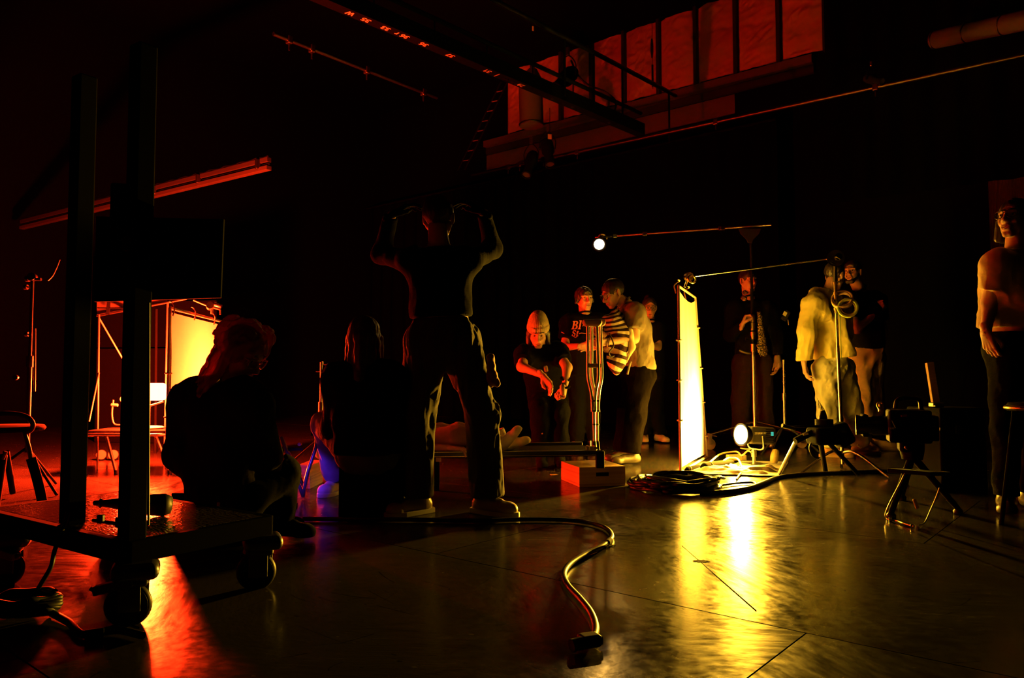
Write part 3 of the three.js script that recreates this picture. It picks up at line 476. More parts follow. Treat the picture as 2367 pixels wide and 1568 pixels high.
{
  const t = thing('spotlight', 'small round spotlight glowing white at the left end of the crossbar', 'spotlight', farAt), n = farDir;
  put(t, 'housing', lathe([[0, -0.2], [0.05, -0.2], [0.065, -0.17], [0.068, 0.0], [0.075, 0.02], [0.075, 0.035], [0.06, 0.035], [0.058, 0.0]], farAt, n, 24), T.blackPaint);
  put(t, 'lamp_face', disc(farAt.clone().addScaledVector(n, 0.004), n, 0.055, 0.006, 32), M([0.9, 0.9, 0.9], 0.4, { emissive: lin(1, 0.82, 0.5), emissiveIntensity: 9 }));
  put(t, 'yoke', ring(farAt.clone().add(V(0.045, 0.07, -0.06)), V(0.3, 0.2, 1), 0.05, 0.009, 28, 8, Math.PI), M([0.25, 0.2, 0.18], 0.5));
}
// ---------------------------------------------------------------- lamps and their diffusion frames
{ // red lantern on a low stand
  const foot = V(redAt.x, 0, redAt.z), t = thing('red_lamp', 'glowing square red lamp on a low stool behind the cart post', 'lamp', foot), c = redAt;
  put(t, 'lamp_head', boxAt(c, 0.29, 0.135, 0.12, 0.03), M([0.9, 0.5, 0.4], 0.5, { emissive: lin(1, 0.14, 0.1), emissiveIntensity: 9 }));
  put(t, 'bracket', [rod(c.clone().add(V(0.0, -0.125, 0.06)), c.clone().add(V(0.16, -0.075, 0.06)), 0.007)], M([0.8, 0.7, 0.6], 0.4));
  put(t, 'pole', rod(c.clone().add(V(0, -0.05, -0.05)), c.clone().setY(0.33).add(V(0, 0, -0.05)), 0.012), T.darkSteel);
  put(t, 'base', lathe([[0, 0], [0.13, 0.0], [0.135, 0.008], [0.12, 0.014], [0.02, 0.02], [0, 0.02]], V(c.x, 0.326, c.z), UPV, 32), M([0.6, 0.5, 0.45], 0.35));
}
{ // low tubular bench that the lamp stands on
  const y = 0.30, z = -redAt.z, x0 = redAt.x - 0.36, x1 = redAt.x + 0.28, t = thing('tubular_bench', 'low bench of bent steel tube under the red lamp', 'bench', V(redAt.x - 0.1, 0, redAt.z)), Z = redAt.z;
  put(t, 'seat', boxAt(V((x0 + x1) / 2, y + 0.012, Z), x1 - x0 - 0.02, 0.022, 0.36, 0.01), T.blackPaint);
  put(t, 'frame', tube([V(x0 + 0.1, y - 0.01, Z + 0.2), V(x0 + 0.02, y - 0.012, Z + 0.19), V(x0, y - 0.02, Z + 0.12), V(x0, y - 0.02, Z - 0.12), V(x0 + 0.1, y - 0.01, Z - 0.2), V(x1 - 0.08, y - 0.01, Z - 0.2), V(x1, y - 0.01, Z - 0.1), V(x1, y - 0.01, Z + 0.1), V(x1 - 0.08, y - 0.01, Z + 0.2)], 0.012, 120, 8, true), T.chrome);
  for (const [x, dx] of [[x0 + 0.15, 0.1], [x1 - 0.12, 0.13]]) for (const s of [-1, 1]) { const l = put(t, 'leg', rod(V(x, y - 0.02, Z + s * 0.17), V(x + dx, 0.012, Z + s * 0.21), 0.012), T.steel); sub(l, t, 'rubber_tip', rod(V(x + dx, 0.03, Z + s * 0.209), V(x + dx + 0.004, 0.0, Z + s * 0.211), 0.016), T.blackRubber); }
}
{ // low red lamp on the floor behind the seated person, shining under the cot
  const t = thing('red_floor_lamp', 'low red lamp on the floor hidden behind the bowed long-haired person', 'lamp', V(lowAt.x, 0, lowAt.z));
  put(t, 'housing', lathe([[0, -0.1], [0.045, -0.09], [0.055, 0], [0.06, 0.008], [0.052, 0.01], [0.05, -0.004]], lowAt, lowAim, 24), T.blackPaint);
  put(t, 'lamp_face', disc(lowAt, lowAim, 0.048, 0.006, 24), M([0.8, 0.4, 0.3], 0.5, { emissive: lin(1, 0.06, 0.02), emissiveIntensity: 4 }));
  put(t, 'foot', boxAt(V(lowAt.x, 0.02, lowAt.z), 0.12, 0.04, 0.1, 0.008), T.blackPaint);
}
{ // red floor uplight, hidden behind the seated person, aimed at the far wall bay
  const t = thing('red_uplight', 'red floor uplight hidden behind the bowed long-haired person', 'lamp', V(upAt.x, 0, upAt.z));
  put(t, 'housing', lathe([[0, -0.16], [0.06, -0.15], [0.07, 0], [0.076, 0.01], [0.066, 0.012], [0.062, -0.005]], upAt, upAim, 28), T.blackPaint);
  put(t, 'lamp_face', disc(upAt, upAim, 0.06, 0.006, 28), M([0.8, 0.4, 0.3], 0.5, { emissive: lin(1, 0.1, 0.02), emissiveIntensity: 5 }));
  put(t, 'foot', [boxAt(V(upAt.x, 0.012, upAt.z), 0.2, 0.024, 0.16, 0.008), rod(V(upAt.x, 0.02, upAt.z), upAt.clone().addScaledVector(upAim, -0.1), 0.012)], T.blackPaint);
}
function clothFrame(label, a, b, y0, y1, m, opt) { // a cloth held in a tube frame by elastic ties; a the near foot, b the far foot
  const t = thing('diffusion_frame', label, 'light diffuser', a.clone().lerp(b, 0.5).setY(0)), d = b.clone().sub(a).setY(0), L = d.length(); d.normalize();
  const n = V(-d.z, 0, d.x), g = new THREE.PlaneGeometry(L - 0.06, y1 - y0 - 0.06, 30, 36), p = g.attributes.position, W = L - 0.06, Hh = y1 - y0 - 0.06;
  for (let k = 0; k < p.count; k++) { const x = p.getX(k), y = p.getY(k), ex = Math.cos((x / W) * Math.PI), ey = Math.cos((y / Hh) * Math.PI); p.setY(k, y - (y > 0 ? 0.05 * ex * (y / Hh) * 2 * opt.sag : 0)); p.setX(k, x * (1 - 0.03 * ey)); p.setZ(k, 0.02 * ex * ey + 0.006 * N3(x * 9, y * 2, opt.seed) * (1 - Math.abs(2 * y / Hh) * 0.4) + 0.01 * (1 - Math.abs(x / W) * 2) * Math.sin(y * 3)); }
  const m4 = new THREE.Matrix4().makeBasis(d, UPV, V().crossVectors(d, UPV)), c = a.clone().lerp(b, 0.5).setY((y0 + y1) / 2); m4.setPosition(c); g.applyMatrix4(m4);
  const lean = opt.lean ?? V(), w3 = V(); for (let k = 0; k < p.count; k++) { w3.fromBufferAttribute(p, k); const f = THREE.MathUtils.clamp(w3.clone().sub(a).dot(d) / L, 0, 1), h = (w3.y - y0) / (y1 - y0); w3.addScaledVector(lean, f * h); p.setXYZ(k, w3.x, w3.y, w3.z); } g.computeVertexNormals();
  put(t, 'cloth', g, m);
  const q = (f, y) => a.clone().lerp(b, f).setY(y).addScaledVector(lean, f * (y - y0) / (y1 - y0));
  for (const [u, v] of [[q(0, y0), q(0, y1)], [q(1, y0), q(1, y1)], [q(0, y1), q(1, y1)], [q(0, y0), q(1, y0)]]) put(t, 'frame_tube', rod(u, v, opt.tube, opt.tube, 12), opt.metal);
  for (const [f, y] of opt.ties) { const c = q(f, y), top = y > y1 - 0.05; put(t, 'tie', top ? tube([c.clone().add(V(0, -0.05, 0)).addScaledVector(n, opt.side * 0.02), c.clone().addScaledVector(n, opt.side * 0.03).add(V(0, 0.01, 0)), c.clone().add(V(0.005, 0.045, 0)).addScaledVector(d, 0.02), c.clone().add(V(0, 0.05, 0)).addScaledVector(d, -0.02)], 0.005, 20, 6) : ring(c, UPV, opt.tube + 0.008, 0.006, 16, 6), opt.tieMat); }
  return { t, q, n, d };
}
const diffusion = (c) => new THREE.MeshPhysicalMaterial({ color: lin(...c), roughness: 1, transmission: 0.36, thickness: 0, specularIntensity: 0.1, side: THREE.DoubleSide, bumpMap: weave, bumpScale: 0.0006 });
{
  const a = fl(391, 1117), b = V(-2.56, 0, -7.15);
  clothFrame('bright yellow-white diffusion cloth in a tube frame behind the seated long-haired person', V(at(391, 800, 5.2).x, 0, -5.2), b, 0.1, 1.2, diffusion([0.8, 0.8, 0.78]), { sag: 0.1, seed: 2, tube: 0.011, side: 1, metal: M([0.5, 0.45, 0.4], 0.4), tieMat: M([0.5, 0.4, 0.35], 0.6), ties: [[0.0, 1.195], [0.24, 1.2], [0.5, 1.2], [0.76, 1.2], [0, 0.75], [0, 0.45]] });
}
const frameA = fl(1573, 1097), frameB = fl(1634, 1060);
{ const t = scene.children.find((o) => o.name === 'diffusion_frame'), m = M([0.7, 0.6, 0.5], 0.35, { metalness: 0.6 }), p = (x, y, d = 0) => at(x, y, 6.0 + d); put(t, 'grip_arm', rod(p(448, 694), p(482, 708), 0.008), m); put(t, 'grip_clamp', [disc(p(486, 708), V(0.3, 0.4, 1), 0.03, 0.035), rod(p(496, 704), p(512, 709), 0.016), tube([p(498, 698), p(503, 706), p(511, 711)], 0.009, 14, 6)], m); put(t, 'drop_bracket', [rod(p(490, 712), p(490, 726), 0.011), rod(p(492, 712), p(509, 716), 0.006), rod(p(509, 716), p(509, 728), 0.007)], m); }
const right = clothFrame('tall white diffusion cloth lit by the amber lamp, glowing to its left', frameA, frameB, 0.015, 1.41, diffusion([0.84, 0.83, 0.8]), { lean: at(1607, 688, 6.5).sub(V(frameB.x, 1.41, frameB.z)), sag: 1.0, seed: 5, tube: 0.01, side: -1, metal: M([0.3, 0.24, 0.2], 0.5), tieMat: M([0.45, 0.36, 0.2], 0.6), ties: [[0, 1.405], [0.55, 1.41], [0, 1.0], [0, 0.7], [0, 0.4], [1, 1.15], [1, 0.8], [1, 0.5], [1, 0.2]] });
{ // amber LED head lying low on its short stand
  const n = amberDir, c = amberAt, back = (d) => c.clone().addScaledVector(n, -d), side = V(n.z, 0, -n.x).normalize(), foot = V(back(0.13).x, 0, back(0.13).z);
  if (side.z < 0) side.negate();
  const t = thing('amber_lamp', 'round amber film lamp glowing beside the tall diffusion cloth', 'lamp', foot), q = new THREE.Matrix4().lookAt(c, back(1), UPV);
  const bx = (w, h, d, at0, r) => new RoundedBoxGeometry(w, h, d, 3, r).applyMatrix4(q).translate(at0.x, at0.y, at0.z);
  put(t, 'lamp_face', disc(c, n, 0.078, 0.008, 40), M([0.9, 0.85, 0.7], 0.5, { emissive: lin(1, 0.78, 0.3), emissiveIntensity: 30 }));
  put(t, 'reflector', lathe([[0.05, -0.07], [0.078, -0.03], [0.09, 0.0], [0.094, 0.0], [0.082, -0.04], [0.06, -0.075]], c, n, 36), T.blackPaint);
  const hd = put(t, 'housing', bx(0.125, 0.14, 0.24, back(0.18), 0.02), M([0.035, 0.035, 0.035], 0.5));
  const fins = []; for (let i = 0; i < 7; i++) fins.push(bx(0.132, 0.006, 0.08, back(0.24).add(V(0, -0.05 + i * 0.017, 0)), 0.002)); sub(hd, t, 'cooling_fin', fins, T.blackPaint);
  const txt = new TextGeometry('STORM 80c', { font, size: 0.017, depth: 0.001, curveSegments: 4 }); txt.computeBoundingBox(); txt.translate(-txt.boundingBox.max.x / 2, 0, 0);
  const tx = n.clone().negate().setY(0).normalize(), tz = V().crossVectors(tx, UPV); const face = back(0.15).addScaledVector(tz, 0.0635).add(V(0, 0.012, 0)); sub(hd, t, 'lettering', txt.applyMatrix4(new THREE.Matrix4().makeBasis(tx, UPV, tz).setPosition(face)), M([0.8, 0.8, 0.8], 0.6));
  sub(hd, t, 'display', boxAt(back(0.265).addScaledVector(tz, 0.064).add(V(0, 0.02, 0)), 0.026, 0.034, 0.004, 0.002, Math.atan2(tz.x, tz.z)), M([0.02, 0.1, 0.09], 0.2, { emissive: lin(0.05, 0.55, 0.45), emissiveIntensity: 0.8 }));
  put(t, 'power_knob', [disc(back(0.29).addScaledVector(tz, 0.05).add(V(0, -0.035, 0)), tz, 0.016, 0.03)], T.blackRubber);
  put(t, 'yoke', [tube([back(0.15).addScaledVector(tz, 0.085), back(0.15).addScaledVector(tz, 0.09).add(V(0, -0.1, 0)), back(0.15).add(V(0, -0.115, 0)), back(0.15).addScaledVector(tz, -0.09).add(V(0, -0.1, 0)), back(0.15).addScaledVector(tz, -0.085)], 0.007, 50, 8)], T.alu);
  put(t, 'post', [rod(V(foot.x, 0.018, foot.z), V(foot.x, 0.13, foot.z), 0.014), rod(V(foot.x, 0.07, foot.z), V(foot.x, 0.12, foot.z), 0.022)], T.alu);
  put(t, 'floor_plate', boxAt(V(foot.x, 0.014, foot.z), 0.16, 0.008, 0.16, 0.003, 0.3), T.steel);
  put(t, 'ballast_weight', lathe([[0, -0.06], [0.03, -0.055], [0.036, 0], [0.026, 0.05], [0, 0.06]], back(0.27).add(V(0.03, -0.16, 0.08)), V(0.2, 1, 0), 18), M([0.4, 0.3, 0.12], 0.5));
}
const floorBox = (pts, h, y0 = 0.001) => { const s = new THREE.Shape(pts.map((p) => new THREE.Vector2(p.x, p.z))); const g = new THREE.ExtrudeGeometry(s, { depth: h, bevelEnabled: true, bevelSize: 0.002, bevelThickness: 0.002, bevelSegments: 1 }); g.rotateX(Math.PI / 2); return g.translate(0, y0 + h + 0.002, 0); };
{ const ps = [fl(1672, 1086), fl(1812, 1088), fl(1822, 1071), fl(1716, 1068)], t = thing('white_board', 'white board lying on the floor under the amber lamp', 'board', ps[0].clone().lerp(ps[2], 0.5)); put(t, 'sheet', floorBox(ps, 0.006), T.white); }
function crumpled(name, label, cat, p, cols, m, amp) { // a crumpled sheet spread between four floor corners
  const g = new THREE.PlaneGeometry(1, 1, cols, cols), a = g.attributes.position, c = V();
  for (let k = 0; k < a.count; k++) { const u = a.getX(k) + 0.5, v = a.getY(k) + 0.5; c.copy(p[0]).lerp(p[1], u); const d = p[3].clone().lerp(p[2], u); c.lerp(d, v); const e = Math.min(1, 6 * Math.min(u, v, 1 - u, 1 - v)); a.setXYZ(k, c.x + 0.02 * N3(u * 7, v * 7, 3), 0.012 + amp * e * Math.max(0, 0.5 + N3(c.x * 4, c.z * 11, amp * 40) + 0.5 * N3(c.x * 14, c.z * 22, 5)), c.z + 0.02 * N3(u * 7, v * 7, 8)); }
  g.computeVertexNormals(); const o = thing(name, label, cat, p[0].clone().lerp(p[2], 0.5)); put(o, 'sheet', g, m); return o;
}
crumpled('wrapping_sheet', 'crumpled brown paper sheet spread on the floor before the white board', 'paper', [fl(1588, 1098), fl(1800, 1104), fl(1812, 1090), fl(1630, 1072)], 44, M([0.1, 0.065, 0.035], 0.75, { side: THREE.DoubleSide }), 0.035);
{ const roll = (px0, py0, px1, py1, r0, r1, label) => { const a = fl(px0, py0), b = fl(px1, py1), n = b.clone().sub(a).normalize(); a.y = r0 + 0.006; b.y = r1 + 0.012; const t = thing('cloth_roll', label, 'cloth', a.clone().lerp(b, 0.5).setY(0)); put(t, 'roll', lathe([[0, 0], [r0 * 0.7, 0.004], [r0, 0.03], [r0 * 0.95, a.distanceTo(b) * 0.5], [r1, a.distanceTo(b) * 0.97], [0, a.distanceTo(b)]], a, n.setY((b.y - a.y) / a.distanceTo(b)), 20), T.drape); put(t, 'strap', ring(a.clone().lerp(b, 0.22), n, r0 * 0.99, 0.004, 24, 6), M([0.2, 0.17, 0.12], 0.8)); }; roll(1624, 1092, 1694, 1079, 0.032, 0.022, 'larger black cloth roll with a strap lying before the white board'); roll(1586, 1093, 1617, 1086, 0.018, 0.014, 'small black cloth roll against the foot of the tall cloth'); }
{ const p = fl(1702, 1068), t = thing('power_adapter', 'boxy power adapter with a label lying beside the amber lamp', 'power adapter', p); put(t, 'case', boxAt(p.clone().add(V(0, 0.036, 0)), 0.16, 0.05, 0.07, 0.008, 0.1), M([0.16, 0.12, 0.07], 0.6)); put(t, 'label', boxAt(p.clone().add(V(0.02, 0.036, 0.036)), 0.04, 0.04, 0.002, 0.0005, 0.1), M([0.5, 0.3, 0.1], 0.7)); }
function cableOf(label, pts, r, m = T.blackRubber, name = 'cable', seg) { const c = pts[pts.length >> 1], t = thing(name, label, 'cable', V(c.x, 0, c.z)); put(t, 'sheath', tube(pts, r, seg ?? pts.length * 10, 8), m); return t; }
const paleCable = M([0.6, 0.5, 0.3], 0.5), F = (px, py, h = 0.012) => { const p = fl(px, py); p.y = h; return p; };
cableOf('pale cable arching from the amber lamp over its power adapter to the floor', [at(1738, 1046, 6.15), at(1728, 1043, 6.2), at(1718, 1052, 6.2), F(1700, 1066, 0.08), F(1670, 1068, 0.07), F(1640, 1078, 0.03), F(1620, 1088, 0.02)], 0.007, paleCable);
cableOf('pale cable looping forward over the black cloth roll to the floor', [F(1666, 1080, 0.03), F(1685, 1076, 0.06), F(1700, 1078, 0.065), F(1712, 1088, 0.05), F(1714, 1098, 0.02), F(1708, 1104, 0.012), F(1702, 1112, 0.01)], 0.007, paleCable);
cableOf('pale cable from the lamp stand down across the white board', [at(1736, 1050, 6.25), F(1742, 1060, 0.09), F(1736, 1066, 0.1), F(1722, 1062, 0.09), F(1712, 1060, 0.09)], 0.006, paleCable);
{ // coil of heavy cable on the floor, with its tail
  const c = fl(1556, 1130), pts = []; for (let i = 0; i <= 150; i++) { const a = (i / 150) * Math.PI * 2 * 9.4, k = i / 150; pts.push(V(c.x + Math.cos(a) * (0.27 + 0.035 * Math.sin(i * 1.7) * 0.6 - 0.02 * k) + 0.02 * Math.sin(k * 9), 0.014 + 0.05 * k + 0.006 * Math.sin(i * 2.3), c.z + Math.sin(a) * (0.25 + 0.03 * Math.cos(i * 2.1) * 0.6) + 0.015 * Math.cos(k * 7))); }
  const t = thing('cable_coil', 'large coil of black cable on the floor before the tall cloth', 'cable', c); put(t, 'loops', tube(pts, 0.0125, 620, 8), T.blackRubber);
  const gl = []; for (let i = 0; i <= 60; i++) { const a = (i / 60) * Math.PI * 2 * 2.7 + 0.6; gl.push(V(c.x + 0.07 + Math.cos(a) * (0.24 + 0.02 * Math.sin(i)), 0.075 + 0.012 * Math.sin(i * 0.9), c.z + 0.01 + Math.sin(a) * 0.2)); } put(t, 'top_loops', tube(gl, 0.008, 260, 8), T.blackGloss);
}
cableOf('thick black cable running right from the coil along the floor', [F(1620, 1146), F(1680, 1142), F(1730, 1134), F(1768, 1120), F(1800, 1108), F(1850, 1102), F(1930, 1098), F(2050, 1094), F(2200, 1092)], 0.016);
cableOf('thinner black cable beside the thick one, right of the coil', [F(1640, 1138), F(1700, 1140), F(1745, 1128), F(1740, 1120), F(1700, 1122), F(1660, 1128)], 0.008, T.blackGloss);
{
  const t = cableOf('black cable snaking across the foreground floor to a plug', [F(700, 1206, 0.013), F(960, 1208, 0.013), F(1100, 1210, 0.013), F(1250, 1207, 0.013), F(1335, 1211, 0.013), F(1392, 1224, 0.013), F(1414, 1246, 0.013), F(1398, 1266, 0.013), F(1350, 1291, 0.013), F(1316, 1314, 0.013), F(1303, 1337, 0.013), F(1312, 1362, 0.013), F(1342, 1396, 0.013), F(1366, 1428, 0.013), F(1377, 1460, 0.013), F(1374, 1484, 0.014), F(1366, 1495, 0.016)], 0.011, M([0.012, 0.012, 0.012], 0.42), 'foreground_cable', 220);
  const p = F(1362, 1500, 0.022); put(t, 'plug', [boxAt(p, 0.06, 0.034, 0.045, 0.01, 0.4), rod(p, p.clone().add(V(0.035, -0.002, -0.005)), 0.016, 0.012), rod(p.clone().add(V(-0.02, 0, 0.02)), p.clone().add(V(-0.05, -0.002, 0.035)), 0.017)], T.blackRubber); put(t, 'tape', [rod(F(1410, 1256, 0.013), F(1404, 1262, 0.013), 0.0125), boxAt(F(1414, 1263, 0.003), 0.035, 0.003, 0.012, 0.001, 0.5)], T.blackPaint);
}
{ const p = fl(1281, 1098), t = thing('tape_mark', 'small orange tape mark on the floor left of the wooden box', 'tape', p); put(t, 'tape', boxAt(p.clone().setY(0.0012), 0.052, 0.0016, 0.05, 0.0004, 0.25), M([0.6, 0.34, 0.14], 0.7)); }
{ const a = fl(1576, 1262), b = fl(1748, 1412), t = thing('floor_crack', 'dark torn gash in the floor paint below the lamp reflection', 'floor crack', a.clone().lerp(b, 0.5)), c = fl(1620, 1298), s = new THREE.Shape(); for (let i = 0; i < 18; i++) { const q = (i / 18) * 6.283, r = 1 + 0.28 * Math.sin(i * 2.7); s[i ? 'lineTo' : 'moveTo'](Math.cos(q) * 0.03 * r, Math.sin(q) * 0.02 * r); } put(t, 'chip', new THREE.ExtrudeGeometry(s, { depth: 0.0008, bevelEnabled: false }).rotateX(-Math.PI / 2).translate(c.x, 0.0008, c.z), M([0.05, 0.045, 0.04], 0.95)); put(t, 'slit', bar(a.setY(0.0006), b.setY(0.0006), 0.0022, 0.001, 0.0003), seam); }
// ---------------------------------------------------------------- cot, box and crutches
const wood = (c, n = 3) => { const m = canvasTex(256, 256, (x, w, h) => { x.fillStyle = c; x.fillRect(0, 0, w, h); for (let i = 0; i < 160; i++) { x.strokeStyle = `rgba(${rnd() < 0.5 ? '60,36,18' : '230,200,150'},${0.05 + rnd() * 0.12})`; x.lineWidth = 0.5 + rnd() * 1.5; const y = rnd() * h; x.beginPath(); x.moveTo(0, y); x.bezierCurveTo(w * 0.3, y + rr(-6, 6), w * 0.7, y + rr(-6, 6), w, y); x.stroke(); } }); m.repeat.set(n, n); return m; };
const birch = M(0xffffff, 0.55, { map: wood('#c49a68', 1) });
function appleBox(name, label, cat, corners, h, m, ends) { // from four floor corners, front-left first, anticlockwise from above; rounded edges and hand slots on two ends
  const c = corners[0].clone().lerp(corners[2], 0.5), t = thing(name, label, cat, V(c.x, 0, c.z)), s = new THREE.Shape(corners.map((p) => new THREE.Vector2(p.x, -p.z)));
  const g = new THREE.ExtrudeGeometry(s, { depth: h - 0.008, bevelEnabled: true, bevelSize: 0.003, bevelThickness: 0.004, bevelSegments: 2 }); g.rotateX(-Math.PI / 2).translate(0, 0.004, 0);
  const body = put(t, 'box', g, m);
  for (const [i, j] of ends) { const a = corners[i], b = corners[j], mid = a.clone().lerp(b, 0.5).setY(h * 0.62), d = b.clone().sub(a).normalize(), n = V(d.z, 0, -d.x); if (n.dot(mid.clone().sub(c)) < 0) n.negate(); sub(body, t, 'hand_slot', bar(mid.clone().addScaledVector(d, -0.045).addScaledVector(n, 0.001), mid.clone().addScaledVector(d, 0.045).addScaledVector(n, 0.001), 0.008, 0.026, 0.003), T.blackMatte); }
  return t;
}
const squareFrom = (p, q, depth) => { const d = q.clone().sub(p).normalize(), n = V(d.z, 0, -d.x); if (n.z > 0) n.negate(); return [p, q, q.clone().addScaledVector(n, depth), p.clone().addScaledVector(n, depth)]; };
const boxP = squareFrom(fl(1340, 1127), fl(1444, 1123), 0.38);
appleBox('wooden_box', 'wooden box on the floor carrying the cot corner and the crutches', 'box', boxP, 0.13, birch, [[0, 1]]);
{
  const y = 0.232, f0 = at(762, 1051, 4.78).setY(y), f1 = at(1391, 1045, 4.98).setY(y), d = f1.clone().sub(f0).normalize(), n = V(d.z, 0, -d.x), b0 = f0.clone().addScaledVector(n, 0.62), b1 = f1.clone().addScaledVector(n, 0.62), t = thing('low_cot', 'low black cot with metal-edged rails under the lying person', 'cot', f0.clone().lerp(b1, 0.5).setY(0));
  put(t, 'bed', bar(f0.clone().lerp(b0, 0.5).add(V(0, -0.016, 0)), f1.clone().lerp(b1, 0.5).add(V(0, -0.016, 0)), 0.58, 0.022, 0.006), T.blackMatte);
  for (const [u, v] of [[f0, f1], [b0, b1]]) { const r = put(t, 'side_rail', bar(u, v, 0.03, 0.03, 0.006), M([0.03, 0.03, 0.03], 0.3)); sub(r, t, 'metal_edge', [rod(u.clone().add(V(0, 0.014, 0.013)), v.clone().add(V(0, 0.014, 0.013)), 0.003), rod(u.clone().add(V(0, -0.014, 0.014)), v.clone().add(V(0, -0.014, 0.014)), 0.003)], T.alu); }
  const u = at(1010, 1051, 4.87).setY(y); for (const p of [u, u.clone().addScaledVector(n, 0.62)]) put(t, 'leg', bar(p.clone().setY(0), p.clone().setY(y - 0.012), 0.035, 0.035, 0.004), T.blackPaint);
  put(t, 'corner_block', [boxAt(f1.clone().add(V(-0.012, -0.045, 0)), 0.055, 0.112, 0.05, 0.006)], T.blackPaint);
  put(t, 'clamp', [boxAt(f1.clone().add(V(-0.06, 0.025, 0)), 0.05, 0.035, 0.04, 0.006), rod(f1.clone().add(V(-0.075, 0.02, 0)), f1.clone().add(V(-0.075, 0.075, 0)), 0.005), disc(f1.clone().add(V(-0.045, 0.03, 0.025)), V(0, 0, 1), 0.012, 0.012), boxAt(f1.clone().add(V(-0.095, 0.03, 0.01)), 0.02, 0.03, 0.03, 0.004)], T.brass);
  put(t, 'label', boxAt(u.clone().add(V(0.012, -0.033, 0.02)), 0.035, 0.026, 0.002, 0.0005), M([0.6, 0.4, 0.2], 0.7));
}
function crutch(label, px, lean, z, turn) { // underarm crutch: pad, two uprights, hand grip, single leg with telescoping tube
  const foot = at(px + lean, 1041, z), t = thing('crutch', label, 'crutch', foot.clone().setY(0)), top = at(px, 746, z), ax = top.clone().sub(foot), k = (f) => foot.clone().addScaledVector(ax, f), w = V(Math.cos(turn), 0, Math.sin(turn)).multiplyScalar(0.056);
  const up = (s) => [k(1).addScaledVector(w, s * 0.55), k(0.75).addScaledVector(w, s * 0.6), k(0.56).addScaledVector(w, s * 0.6), k(0.46).addScaledVector(w, s * 0.3), k(0.38).addScaledVector(w, s * 0.17), k(0.3).addScaledVector(w, s * 0.17)];
  for (const s of [-1, 1]) put(t, 'upright', tube(up(s), 0.0105, 60, 10), T.alu);
  put(t, 'leg', [rod(k(0.34), k(0.05), 0.0105, 0.0095)], T.alu); put(t, 'tip', rod(k(0.07), k(0.0), 0.0125, 0.019), T.blackRubber);
  put(t, 'collar', [0.385, 0.305, 0.2].map((f) => rod(k(f - 0.006), k(f + 0.006), f > 0.25 ? 0.021 : 0.0135, undefined, 16)), T.darkSteel);
  put(t, 'armpit_pad', cap2(k(1.005).addScaledVector(w, -0.85), k(1.005).addScaledVector(w, 0.85)), M([0.5, 0.36, 0.28], 0.7)); put(t, 'hand_grip', rod(k(0.66).addScaledVector(w, -0.62), k(0.66).addScaledVector(w, 0.62), 0.015), M([0.35, 0.25, 0.2], 0.7));
  return t;
}
function cap2(a, b) { const g = nets([cap(a, b, 0.018), cap(a.clone().lerp(b, 0.08).add(V(0, -0.012, 0)), a.clone().lerp(b, 0.92).add(V(0, -0.012, 0)), 0.02)], { cell: 0.005, k: 0.006 }); return g; }
crutch('aluminium crutch with pale armpit pad, the left one on the wooden box', 1369, 5, 5.12, 0.1);
crutch('aluminium crutch behind its twin, right one on the wooden box', 1378, 3, 5.24, 0.25);
